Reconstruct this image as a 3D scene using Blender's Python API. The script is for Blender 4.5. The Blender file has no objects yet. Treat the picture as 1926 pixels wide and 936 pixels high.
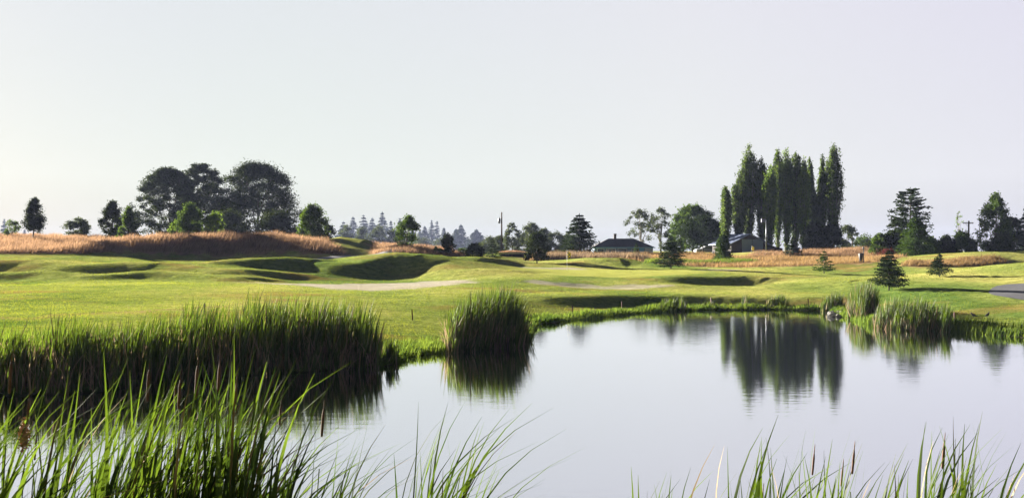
import bpy, math
import numpy as np
C = bpy.context.scene
COL = C.collection
R = math.radians
# ------------------------------------------------------------------ camera, sky, sun, exposure
F = 1850.0; CX = 963.0; HY = 465.0; CZ = 4.0      # focal length and horizon in photo pixels, eye height
cam = bpy.data.cameras.new('camera'); camo = bpy.data.objects.new('camera', cam); COL.objects.link(camo)
camo.location = (0, 0, CZ); camo.rotation_euler = (R(90), 0, 0)
cam.sensor_width = 36; cam.lens = 36 * F / 1926; cam.clip_end = 8000; cam.clip_start = 0.1
cam.shift_y = (HY - 468) / 1926 * -1
C.camera = camo
SUN_AZ = 48.0      # degrees left of the view direction
SUN_EL = 13.0
w = bpy.data.worlds.new('World'); C.world = w; w.use_nodes = True
nt = w.node_tree; nt.nodes.clear()
out = nt.nodes.new('ShaderNodeOutputWorld'); bg = nt.nodes.new('ShaderNodeBackground')
sky = nt.nodes.new('ShaderNodeTexSky'); sky.sky_type = 'NISHITA'; sky.sun_disc = False
sky.sun_elevation = R(SUN_EL); sky.sun_rotation = R(-SUN_AZ)
sky.air_density = 1.0; sky.dust_density = 1.5; sky.ozone_density = 1.0
bg.inputs['Strength'].default_value = 0.1
tc = nt.nodes.new('ShaderNodeTexCoord')
sx = nt.nodes.new('ShaderNodeSeparateXYZ'); nt.links.new(tc.outputs['Generated'], sx.inputs[0])
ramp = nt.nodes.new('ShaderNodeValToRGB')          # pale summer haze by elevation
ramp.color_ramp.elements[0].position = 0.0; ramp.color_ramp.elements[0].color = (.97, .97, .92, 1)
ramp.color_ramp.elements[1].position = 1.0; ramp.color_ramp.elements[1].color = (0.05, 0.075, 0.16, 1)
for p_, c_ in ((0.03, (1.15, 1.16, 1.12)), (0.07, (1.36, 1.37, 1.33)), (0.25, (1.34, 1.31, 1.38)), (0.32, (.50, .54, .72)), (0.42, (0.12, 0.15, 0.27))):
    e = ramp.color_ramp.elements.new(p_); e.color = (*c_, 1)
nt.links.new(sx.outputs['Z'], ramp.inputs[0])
dt = nt.nodes.new('ShaderNodeVectorMath'); dt.operation = 'DOT_PRODUCT'
nt.links.new(tc.outputs['Generated'], dt.inputs[0])
dt.inputs[1].default_value = (-math.sin(R(SUN_AZ)), math.cos(R(SUN_AZ)), 0.2)
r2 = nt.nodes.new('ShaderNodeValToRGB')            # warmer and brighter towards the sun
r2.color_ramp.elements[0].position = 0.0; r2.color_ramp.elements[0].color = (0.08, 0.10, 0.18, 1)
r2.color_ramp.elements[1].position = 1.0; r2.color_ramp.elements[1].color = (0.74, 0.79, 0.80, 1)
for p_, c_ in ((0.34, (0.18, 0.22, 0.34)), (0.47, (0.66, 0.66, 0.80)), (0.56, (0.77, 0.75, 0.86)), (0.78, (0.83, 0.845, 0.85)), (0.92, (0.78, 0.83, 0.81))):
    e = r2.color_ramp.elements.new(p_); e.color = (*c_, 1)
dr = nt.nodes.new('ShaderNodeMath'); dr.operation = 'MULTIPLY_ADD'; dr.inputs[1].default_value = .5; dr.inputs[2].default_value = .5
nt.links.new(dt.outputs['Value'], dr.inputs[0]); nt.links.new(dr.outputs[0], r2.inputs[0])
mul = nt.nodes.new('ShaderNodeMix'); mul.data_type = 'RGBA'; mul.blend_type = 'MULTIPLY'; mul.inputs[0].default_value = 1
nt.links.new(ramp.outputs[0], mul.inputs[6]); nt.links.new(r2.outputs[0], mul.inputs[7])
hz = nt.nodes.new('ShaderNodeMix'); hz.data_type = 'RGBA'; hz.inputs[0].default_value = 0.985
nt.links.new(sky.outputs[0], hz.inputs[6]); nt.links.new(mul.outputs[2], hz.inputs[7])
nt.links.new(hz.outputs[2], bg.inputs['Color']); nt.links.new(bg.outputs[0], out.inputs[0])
sl = bpy.data.lights.new('sun', 'SUN'); sl.energy = 5.0; sl.angle = R(0.6); sl.color = (1.0, 0.93, 0.80)
so = bpy.data.objects.new('sun', sl); COL.objects.link(so)
from mathutils import Vector
sdir = Vector((-math.sin(R(SUN_AZ)) * math.cos(R(SUN_EL)), math.cos(R(SUN_AZ)) * math.cos(R(SUN_EL)), math.sin(R(SUN_EL))))
so.rotation_euler = sdir.to_track_quat('Z', 'Y').to_euler()
so.location = (-60, 40, 60)
C.view_settings.view_transform = 'Standard'; C.view_settings.look = 'None'
C.view_settings.gamma = 1; C.view_settings.use_curve_mapping = False
C.view_settings.exposure = 2.8
C.cycles.max_bounces = 8; C.cycles.transparent_max_bounces = 8; C.cycles.volume_bounces = 0
C.cycles.use_denoising = True; C.cycles.denoiser = 'OPENIMAGEDENOISE'; C.cycles.denoising_prefilter = 'ACCURATE'; C.cycles.denoising_input_passes = 'RGB_ALBEDO_NORMAL'; C.cycles.sample_clamp_indirect = 4
rng = np.random.default_rng(7)
# ------------------------------------------------------------------ helpers
def PX(px, D): return (px - CX) / F * D
def PZ(py, D): return CZ - (py - HY) / F * D
def sm(a, b, x):
    t = np.clip((x - a) / (b - a), 0, 1); return t * t * (3 - 2 * t)
def mk(name, V, faces, mats, parent=None, smooth=False, loc=(0, 0, 0)):
    """V (n,3); faces: list of int arrays (m,k) ; mats: one material"""
    me = bpy.data.meshes.new(name)
    V = np.asarray(V, dtype=np.float32)
    me.vertices.add(len(V)); me.vertices.foreach_set('co', V.ravel())
    faces = [np.asarray(f, dtype=np.int32) for f in faces if len(f)]
    nl = sum(f.size for f in faces); npoly = sum(len(f) for f in faces)
    me.loops.add(nl); me.polygons.add(npoly)
    me.loops.foreach_set('vertex_index', np.concatenate([f.ravel() for f in faces]))
    tot = np.concatenate([np.full(len(f), f.shape[1], dtype=np.int32) for f in faces])
    st = np.concatenate(([0], np.cumsum(tot)[:-1])).astype(np.int32)
    me.polygons.foreach_set('loop_start', st)
    me.polygons.foreach_set('loop_total', tot)
    me.polygons.foreach_set('use_smooth', np.full(npoly, smooth))
    me.update(calc_edges=True); me.validate()
    me.materials.append(mats)
    o = bpy.data.objects.new(name, me); COL.objects.link(o); o.location = loc
    if parent: o.parent = parent
    return o
class MB:
    def __init__(s): s.v = []; s.q = []; s.t = []; s.n = 0
    def add(s, V, q=None, t=None):
        V = np.asarray(V, dtype=float)
        if q is not None and len(q): s.q.append(np.asarray(q) + s.n)
        if t is not None and len(t): s.t.append(np.asarray(t) + s.n)
        s.v.append(V); s.n += len(V); return s
    def box(s, c, d, rz=0):
        x, y, z = [k / 2 for k in d]
        V = np.array([(-x, -y, -z), (x, -y, -z), (x, y, -z), (-x, y, -z), (-x, -y, z), (x, -y, z), (x, y, z), (-x, y, z)])
        if rz: V = V @ np.array([[math.cos(rz), math.sin(rz), 0], [-math.sin(rz), math.cos(rz), 0], [0, 0, 1]])
        return s.add(V + np.array(c), [(0, 3, 2, 1), (4, 5, 6, 7), (0, 1, 5, 4), (1, 2, 6, 5), (2, 3, 7, 6), (3, 0, 4, 7)])
    def tube(s, pts, rad, n=6, cap=True):
        pts = np.asarray(pts, float); m = len(pts); rad = np.broadcast_to(np.asarray(rad, float), (m,))
        T = np.gradient(pts, axis=0); T /= np.linalg.norm(T, axis=1)[:, None] + 1e-9
        up = np.where(np.abs(T[:, 2:3]) > .9, np.array([[1., 0, 0]]), np.array([[0, 0, 1.]]))
        A = np.cross(T, up); A /= np.linalg.norm(A, axis=1)[:, None] + 1e-9; B = np.cross(T, A)
        a = np.arange(n) / n * 2 * math.pi
        V = pts[:, None] + rad[:, None, None] * (np.cos(a)[None, :, None] * A[:, None] + np.sin(a)[None, :, None] * B[:, None])
        i = np.arange(m - 1)[:, None] * n; j = np.arange(n)[None]; k = (j + 1) % n
        q = np.stack([i + j, i + k, i + n + k, i + n + j], -1).reshape(-1, 4)
        V = V.reshape(-1, 3); tt = []
        if cap:
            V = np.vstack([V, pts[:1], pts[-1:]])
            for jj in range(n):
                tt.append((m * n, (jj + 1) % n, jj)); tt.append((m * n + 1, (m - 1) * n + jj, (m - 1) * n + (jj + 1) % n))
        return s.add(V, q, tt)
    def build(s, name, mat, parent=None, smooth=False, loc=(0, 0, 0)):
        fs = []
        if s.q: fs.append(np.concatenate(s.q))
        if s.t: fs.append(np.concatenate(s.t))
        return mk(name, np.concatenate(s.v), fs, mat, parent, smooth, loc)
def tag(o, label=None, cat=None, group=None, kind=None):
    if label: o['label'] = label
    if cat: o['category'] = cat
    if group: o['group'] = group
    if kind: o['kind'] = kind
    return o
def thing(name, label, cat, loc, group=None, rz=0):
    o = bpy.data.objects.new(name, None); COL.objects.link(o); o.location = loc; o.rotation_euler[2] = rz
    o.empty_display_size = .2
    return tag(o, label, cat, group)
def copy_tree(o, parent=None):
    c = o.copy(); COL.objects.link(c); c.parent = parent
    for ch in list(o.children): copy_tree(ch, c)
    return c
# ------------------------------------------------------------------ materials
def mat(name):
    m = bpy.data.materials.new(name); m.use_nodes = True; n = m.node_tree; n.nodes.clear()
    o = n.nodes.new('ShaderNodeOutputMaterial'); return m, n, o
def plain(name, col, rough=.7, var=.25, scale=8, metal=0, bump=0):
    m, n, o = mat(name); p = n.nodes.new('ShaderNodeBsdfPrincipled')
    p.inputs['Roughness'].default_value = rough; p.inputs['Metallic'].default_value = metal
    t = n.nodes.new('ShaderNodeTexCoord'); z = n.nodes.new('ShaderNodeTexNoise'); z.inputs['Scale'].default_value = scale; z.inputs['Detail'].default_value = 5
    n.links.new(t.outputs['Object'], z.inputs['Vector'])
    r = n.nodes.new('ShaderNodeValToRGB')
    r.color_ramp.elements[0].position = .3; r.color_ramp.elements[1].position = .7
    r.color_ramp.elements[0].color = (*[c * (1 - var) for c in col], 1); r.color_ramp.elements[1].color = (*[min(1, c * (1 + var)) for c in col], 1)
    n.links.new(z.outputs[0], r.inputs[0]); n.links.new(r.outputs[0], p.inputs['Base Color'])
    if bump:
        b = n.nodes.new('ShaderNodeBump'); b.inputs['Strength'].default_value = bump; b.inputs['Distance'].default_value = .05
        n.links.new(z.outputs[0], b.inputs['Height']); n.links.new(b.outputs[0], p.inputs['Normal'])
    n.links.new(p.outputs[0], o.inputs[0]); return m
def leafmat(name, c1, c2, trans=.4, scale=1.5, tcol=None, gloss=.0):
    m, n, o = mat(name)
    g = n.nodes.new('ShaderNodeNewGeometry'); z = n.nodes.new('ShaderNodeTexNoise'); z.inputs['Scale'].default_value = scale; z.inputs['Detail'].default_value = 4
    n.links.new(g.outputs['Position'], z.inputs['Vector'])
    a = n.nodes.new('ShaderNodeMath'); a.operation = 'MULTIPLY_ADD'; a.inputs[1].default_value = .45; n.links.new(g.outputs['Random Per Island'], a.inputs[0]); 
    s_ = n.nodes.new('ShaderNodeMath'); s_.operation = 'SUBTRACT'; s_.inputs[1].default_value = .22; n.links.new(z.outputs[0], s_.inputs[0]); n.links.new(s_.outputs[0], a.inputs[2])
    r = n.nodes.new('ShaderNodeValToRGB'); r.color_ramp.elements[0].position = .25; r.color_ramp.elements[1].position = .75
    r.color_ramp.elements[0].color = (*c1, 1); r.color_ramp.elements[1].color = (*c2, 1); n.links.new(a.outputs[0], r.inputs[0])
    d = n.nodes.new('ShaderNodeBsdfDiffuse'); t = n.nodes.new('ShaderNodeBsdfTranslucent'); mx = n.nodes.new('ShaderNodeMixShader')
    mx.inputs[0].default_value = trans
    n.links.new(r.outputs[0], d.inputs[0])
    k = n.nodes.new('ShaderNodeMix'); k.data_type = 'RGBA'; k.blend_type = 'MULTIPLY'; k.inputs[0].default_value = 1; k.inputs[7].default_value = (*(tcol or (1.5, 1.5, .7)), 1)
    n.links.new(r.outputs[0], k.inputs[6]); n.links.new(k.outputs[2], t.inputs[0])
    n.links.new(d.outputs[0], mx.inputs[1]); n.links.new(t.outputs[0], mx.inputs[2])
    last = mx
    if gloss:
        gt = n.nodes.new('ShaderNodeMath'); gt.operation = 'GREATER_THAN'; gt.inputs[1].default_value = .90; n.links.new(g.outputs['Random Per Island'], gt.inputs[0])
        dd = n.nodes.new('ShaderNodeBsdfDiffuse'); dd.inputs[0].default_value = (.20, .14, .07, 1); m3 = n.nodes.new('ShaderNodeMixShader'); n.links.new(gt.outputs[0], m3.inputs[0]); n.links.new(mx.outputs[0], m3.inputs[1]); n.links.new(dd.outputs[0], m3.inputs[2]); mx = m3
        gl = n.nodes.new('ShaderNodeBsdfGlossy'); gl.inputs['Roughness'].default_value = .55; m2 = n.nodes.new('ShaderNodeMixShader'); m2.inputs[0].default_value = gloss
        gl.inputs[0].default_value = (.9, .9, .8, 1)
        n.links.new(mx.outputs[0], m2.inputs[1]); n.links.new(gl.outputs[0], m2.inputs[2]); last = m2
    n.links.new(last.outputs[0], o.inputs[0]); return m
M = {}
M['leaf_dark'] = leafmat('leaf_dark', (.014, .022, .013), (.042, .056, .025), .2)
M['leaf_mid'] = leafmat('leaf_mid', (.026, .046, .016), (.075, .115, .03), .35)
M['leaf_light'] = leafmat('leaf_light', (.05, .085, .022), (.13, .19, .05), .45)
M['leaf_poplar'] = leafmat('leaf_poplar', (.03, .05, .02), (.09, .125, .042), .42, .8)
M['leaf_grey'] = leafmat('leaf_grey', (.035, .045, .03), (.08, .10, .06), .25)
M['needle'] = leafmat('needle', (.014, .024, .015), (.036, .054, .028), .15)
M['needle_green'] = leafmat('needle_green', (.022, .042, .015), (.06, .10, .028), .25)
M['leaf_red'] = leafmat('leaf_red', (.05, .015, .018), (.10, .03, .03), .3)
M['cattail'] = leafmat('cattail', (.018, .034, .012), (.065, .105, .026), .45, 1.2, (1.6, 1.45, .4), .02)
M['cattail_near'] = leafmat('cattail_near', (.012, .026, .010), (.050, .084, .022), .45, 1.6, (1.9, 1.7, .45), .012)
M['dead_reed'] = leafmat('dead_reed', (.11, .08, .065), (.30, .23, .16), .35, 2, (1.2, 1.1, .9))
M['fescue'] = leafmat('fescue', (.12, .08, .055), (.33, .23, .15), .5, .25, (1.15, 1.0, .85))
M['fescue_gold'] = leafmat('fescue_gold', (.14, .10, .05), (.33, .235, .13), .45, .4, (1.15, 1.0, .75))
M['turf_blade'] = leafmat('turf_blade', (.065, .11, .028), (.20, .225, .06), .45, .3, (1.4, 1.3, .4))
M['sedge'] = leafmat('sedge', (.035, .065, .018), (.12, .16, .04), .45, .8)
M['bark'] = plain('bark', (.07, .055, .045), .9, .4, 12, 0, .5)
M['bark_pale'] = plain('bark_pale', (.16, .14, .12), .9, .4, 12, 0, .5)
M['seed'] = plain('seed', (.10, .045, .02), .9, .35, 60)
M['pole'] = plain('pole', (.11, .08, .06), .9, .3, 3)
M['metal'] = plain('metal', (.13, .14, .16), .4, .1, 6, .6)
M['white'] = plain('white', (.75, .75, .74), .5, .05, 4)
M['stake'] = plain('stake', (.07, .014, .012), .7, .2, 20)
M['rock'] = plain('rock', (.15, .145, .13), .9, .35, 6, 0, .8)
M['black'] = plain('black', (.02, .02, .022), .6, .2, 10)
# ------------------------------------------------------------------ terrain height
ctl = [(0,600,39),(0,560,52),(0,530,68),(0,526,81),(0,494,95),(0,476,110),(0,452,135),
 (300,600,41),(300,560,54),(300,528,70),(300,525,81),(300,500,94),(300,484,112),(300,466,130),
 (550,575,50),(550,548,62),(550,530,75),(550,524,86),(560,496,105),(600,484,118),(600,474,135),
 (780,600,48),(780,570,56),(780,545,66),(780,529,80),(780,521,90),(780,498,103),(780,480,120),(780,472,135),
 (950,562,60),(950,532,75),(950,511,88),(950,496,108),(950,481,125),
 (1050,583,60),(1150,578,63.5),(1300,573,67),(1450,573,67.5),(1560,575,67),(1100,533,79),(1100,510,92),(1100,501,104),(1100,492,115),(1100,477,135),
 (1300,540,78),(1300,521,84),(1300,505,96),(1300,497,110),(1300,482,130),(1300,474,150),
 (1500,540,79),(1500,526,86),(1500,506,98),(1500,491,112),(1500,477,135),
 (1700,575,60),(1700,552,68),(1700,530,78),(1700,513,90),(1700,499,105),(1700,480,125),
 (1926,592,54),(1926,568,60),(1926,547,66),(1926,523,76),(1926,506,86),(1926,499,96),(1926,480,120),
 (2300,570,54),(2300,535,66),(2300,505,86),(2300,490,100),(2300,475,120),
 (-350,590,39),(-350,555,52),(-350,530,68),(-350,516,82),(-350,480,110)]
P = [((a - CX) / F, math.log(d / 70), PZ(b, d)) for a, b, d in ctl]
for a in (-400, 0, 400, 800, 1200, 1600, 2000, 2400):
    P.append(((a - CX) / F, math.log(190 / 70), 3.1)); P.append(((a - CX) / F, math.log(400 / 70), 3.2)); P.append(((a - CX) / F, math.log(1200 / 70), 3.0))
P = np.array(P); 
def tps(r): return np.where(r > 1e-9, r * r * np.log(r + 1e-12), 0)
PV = P[:, :2] * np.array([2.2, 1.0])
K = tps(np.linalg.norm(PV[:, None] - PV[None], axis=-1)) + np.eye(len(P)) * 2e-3
A_ = np.block([[K, np.c_[np.ones(len(P)), PV]], [np.c_[np.ones(len(P)), PV].T, np.zeros((3, 3))]])
W_ = np.linalg.solve(A_, np.r_[P[:, 2], 0, 0, 0])
def base_h(x, y):
    Dd = np.maximum(y, 30); u = np.clip(x / Dd, -.9, .9) * 2.2; v = np.log(np.minimum(Dd, 1500) / 70)
    res = W_[-3] + W_[-2] * u + W_[-1] * v
    for (a, b), wgt in zip(PV, W_[:-3]): res = res + wgt * tps(np.hypot(u - a, v - b))
    return res
# ridges: crest nodes (photo column, photo row of the crest, distance), front/back half width, profile power
RID = [
 ([(-300,472,116),(-100,474,117),(60,468,118),(180,454,121),(300,442,123),(420,441,124),(500,440,124),(555,447,122),(600,459,119),(640,474,116)], 4.8, 10, 2.8),
 ([(-300,440,150),(0,441,148),(120,444,146),(260,447,145)], 14, 20, 2),
 ([(330,496,93),(400,486,94),(470,480,95),(540,478,96),(600,482,97),(650,494,95)], 3.6, 7, 2.6),
 ([(650,486,96),(700,475,98),(745,469,99),(800,473,98),(850,485,96),(895,500,92)], 4.0, 7, 2.8),
 ([(585,450,136),(640,440,137),(690,445,137),(712,456,137)], 9, 12, 2.2),
 ([(700,472,122),(735,462,122),(790,463,122),(850,473,122)], 5, 8, 2.2),
 ([(835,478,108),(895,477,108),(950,482,110),(990,490,110)], 3.2, 8, 2.6),
 ([(1050,490,112),(1110,480,114),(1165,480,115),(1215,488,114)], 5.5, 8, 2.2),
 ([(-300,481,91),(0,482,91),(70,483,90.5),(150,492,88),(240,486,91),(320,488,91),(420,500,87)], 3.8, 8, 2.4),
 ([(-60,509,84),(20,506,85),(90,503,85.5),(170,512,83)], 2.0, 4, 2.2),
 ([(200,510,84),(280,504,85.5),(350,505,85),(430,514,82)], 2.0, 4, 2.2),
 ([(1020,549,67),(1150,545,69),(1300,545,70.5),(1450,547,70.6),(1570,551,69.5)], 2.0, 6, 2.4),
 ([(1262,513,89),(1320,511.5,89.5),(1400,512,89.5),(1450,516,88.5),(1480,522,87)], 1.9, 9, 3),
 ([(1490,525,83),(1560,519,84),(1620,521,84),(1660,528,82)], 4, 7, 2),
 ([(1700,488,103),(1750,477,106),(1800,471,107),(1850,468,108),(1950,467,108),(2400,464,110)], 6, 12, 2.2),
 ([(1760,518,82),(1840,505,85),(1926,490,88),(2050,478,90),(2400,470,92)], 11, 5.5, 2),
 ([(1560,469,134),(1610,466,132),(1655,472,130)], 8, 12, 2),
 ([(1340,473,140),(1440,467.5,140),(1510,470,140)], 9, 14, 2),
 ([(620,548,62),(760,566,58),(830,575,56)], 3, 6, 2),
]
def ridges(x, y, H):
    for nodes, wf, wb, pw in RID:
        N = np.array([(PX(a, d), d, PZ(b, d)) for a, b, d in nodes])
        best = np.full(x.shape, 1e9); zc = np.zeros(x.shape); side = np.zeros(x.shape)
        for i in range(len(N) - 1):
            ax, ay, az = N[i]; bx, by, bz = N[i + 1]; dx, dy = bx - ax, by - ay
            t = np.clip(((x - ax) * dx + (y - ay) * dy) / (dx * dx + dy * dy), 0, 1)
            qx, qy = ax + t * dx, ay + t * dy; d = np.hypot(x - qx, y - qy); k = d < best
            best = np.where(k, d, best); zc = np.where(k, az + t * (bz - az), zc); side = np.where(k, y - qy, side)
        ww = wf + (wb - wf) * sm(-.3, .3, side / np.maximum(best, .01))
        pr = np.exp(-(best / ww) ** pw)
        H = H + np.maximum(0, zc - H) * pr
    return H
SH = [(-400,26),(0,27),(150,27.4),(300,30),(520,32),(710,33.6),(780,37.4),(830,38.5),(900,41),(985,42.5),(1003,53),(1070,56),(1140,59.5),(1200,62.7),(1300,65.5),(1450,66.7),(1560,65),(1592,59),(1640,53),(1780,48.7),(1926,45.4),(2200,40),(2500,36)]
SHP = np.array([(PX(a, d), d) for a, d in SH] + [(44, 22), (34, 11), (16, 10), (0, 10.6), (-10, 10.2), (-22, 12), (-27, 18)])
def inpoly(x, y, Pn):
    c = np.zeros(x.shape, bool); n = len(Pn)
    for i in range(n):
        x1, y1 = Pn[i]; x2, y2 = Pn[(i + 1) % n]
        if y1 == y2: continue
        k = ((y1 > y) != (y2 > y)) & (x < (x2 - x1) * (y - y1) / (y2 - y1) + x1); c ^= k
    return c
def sdist(x, y, Pn):
    best = np.full(x.shape, 1e9); n = len(Pn)
    for i in range(n):
        ax, ay = Pn[i]; bx, by = Pn[(i + 1) % n]; dx, dy = bx - ax, by - ay
        t = np.clip(((x - ax) * dx + (y - ay) * dy) / (dx * dx + dy * dy), 0, 1)
        best = np.minimum(best, np.hypot(x - ax - t * dx, y - ay - t * dy))
    return np.where(inpoly(x, y, Pn), -best, best)
def wob(x, y, s, seed=0):
    return (np.sin(x * s + 1.3 + seed) * np.sin(y * s * .9 + .7 * seed) + .5 * np.sin(x * s * 2.3 + y * s * 1.1 + seed * 2) + .3 * np.sin(x * s * 4.1 - y * s * 3.7 + seed)) / 1.8
def height(x, y):
    x = np.asarray(x, float); y = np.asarray(y, float)
    H = ridges(x, y, base_h(x, y))
    # sand bowl behind the right bank
    bx, by = PX(1370, 84), 84.6
    H = H - .75 * np.exp(-(((x - bx) / 4.6) ** 2 + ((y - by) / 2.6) ** 2) ** 1.3)
    bx, by = PX(1110, 78), 79.5
    H = H - .15 * np.exp(-(((x - bx) / 6) ** 2 + ((y - by) / 1.6) ** 2))
    H = H + .05 * wob(x, y, .35) + .018 * wob(x, y, 1.3, 2) * sm(30, 60, y)
    near = .25 + 2.1 * np.clip((11 - y) / 10, 0, 1.2)
    near = near + .12 * wob(x, y, .6)
    H = np.where(y < 24, near, np.where(y < 34, near + (H - near) * sm(24, 34, y), H))
    d = sdist(x + .35 * wob(x, y, .8, 1), y + .3 * wob(x, y, .9, 4), SHP)
    return np.where(d > 0, .03 + np.maximum(H, .15) * (1 - np.exp(-(d / 2.6))), -.9 * (1 - np.exp(d / 1.6)))
def hz_(x, y): return float(height(np.array([x]), np.array([y]))[0])
# fan-shaped sheet reaching the horizon
us = np.concatenate([np.linspace(-1.3, -.56, 40, endpoint=False), np.linspace(-.56, .56, 640), np.linspace(.56, 1.3, 41)[1:]])
ys = np.concatenate([np.arange(-14, 24, 1.0), np.arange(24, 72, .28), np.arange(72, 128, .3), np.arange(128, 175, .8), 175 * (1.045 ** np.arange(0, 66))])
UU, YY = np.meshgrid(us, ys); XX = UU * (np.abs(YY) * .5 + YY * .5 + 22 * np.exp(-np.maximum(YY, 0) / 22))
ZZ = height(XX.ravel(), YY.ravel()).reshape(XX.shape)
nr, nc = XX.shape
ii = (np.arange(nr - 1)[:, None] * nc + np.arange(nc - 1)[None]).ravel()
GF = np.stack([ii, ii + 1, ii + nc + 1, ii + nc], -1)
def poly(pts): return np.array([(PX(a, d), d) for a, d in pts])
SAND = [poly([(470,79.5),(560,81),(640,81),(700,84),(800,86),(880,84),(900,80),(840,75.5),(770,70.5),(700,68),(620,70),(550,75)]),
        poly([(975,80.2),(1100,77.6),(1200,77.8),(1262,80.2),(1262,81.6),(1150,80.8),(1000,82)]),
        poly([(930,103.2),(1100,102.4),(1100,105.2),(930,105.2)]),
        poly([(1310,100),(1375,98),(1385,101),(1330,103)]),
        poly([(1330,82),(1440,81.6),(1470,82.8),(1440,84),(1340,84)])]
GREEN = poly([(930,100),(960,93),(1060,89),(1200,87.5),(1290,91),(1340,96),(1290,101),(1160,103.5),(1000,103)])
FESC = [poly([(-300,116),(-100,112),(60,112.5),(150,114),(220,116.5),(350,117.5),(480,118),(600,115),(655,115),(620,126),(500,136),(250,140),(250,160),(-300,160)]),
        poly([(690,118),(760,116.5),(860,116.5),(880,122),(850,140),(700,140)]),
        poly([(985,121),(1100,124),(1180,119),(1240,112),(1340,107),(1500,104),(1620,103),(1700,108),(1720,122),(1660,140),(1500,133),(1380,131),(1300,150),(1000,150)]),
        poly([(1690,99),(1760,97.5),(1850,98.5),(1900,100.5),(1880,104),(1780,103),(1700,103)])]
xf, yf = XX.ravel(), YY.ravel()
def mask(pls, soft=.25, wb=.4):
    r = np.zeros(xf.shape)
    for p_ in pls:
        lo = p_.min(0) - 3; hi = p_.max(0) + 3; k = (xf > lo[0]) & (xf < hi[0]) & (yf > lo[1]) & (yf < hi[1])
        d = sdist(xf[k] + wb * wob(xf[k], yf[k], 1.1, 3), yf[k] + wb * wob(xf[k], yf[k], 1.4, 5), p_)
        r[k] = np.maximum(r[k], 1 - sm(-soft, soft, d))
    return r
att = {'sand': np.maximum(mask(SAND[:1], 1.0, 1.1), .8 * mask(SAND[1:], .6, .8)) * (.86 + .14 * wob(xf, yf, .7, 8)), 'putting': mask([GREEN], .3, .2), 'rough': np.maximum(mask(FESC, .8, 1.2), .6 * mask([poly([(-200,39.0),(0,40),(150,42.5),(300,46),(430,50),(560,56),(560,57.6),(430,51.6),(300,47.3),(150,43.7),(0,41),(-200,40)])], .5, .9))}
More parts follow.
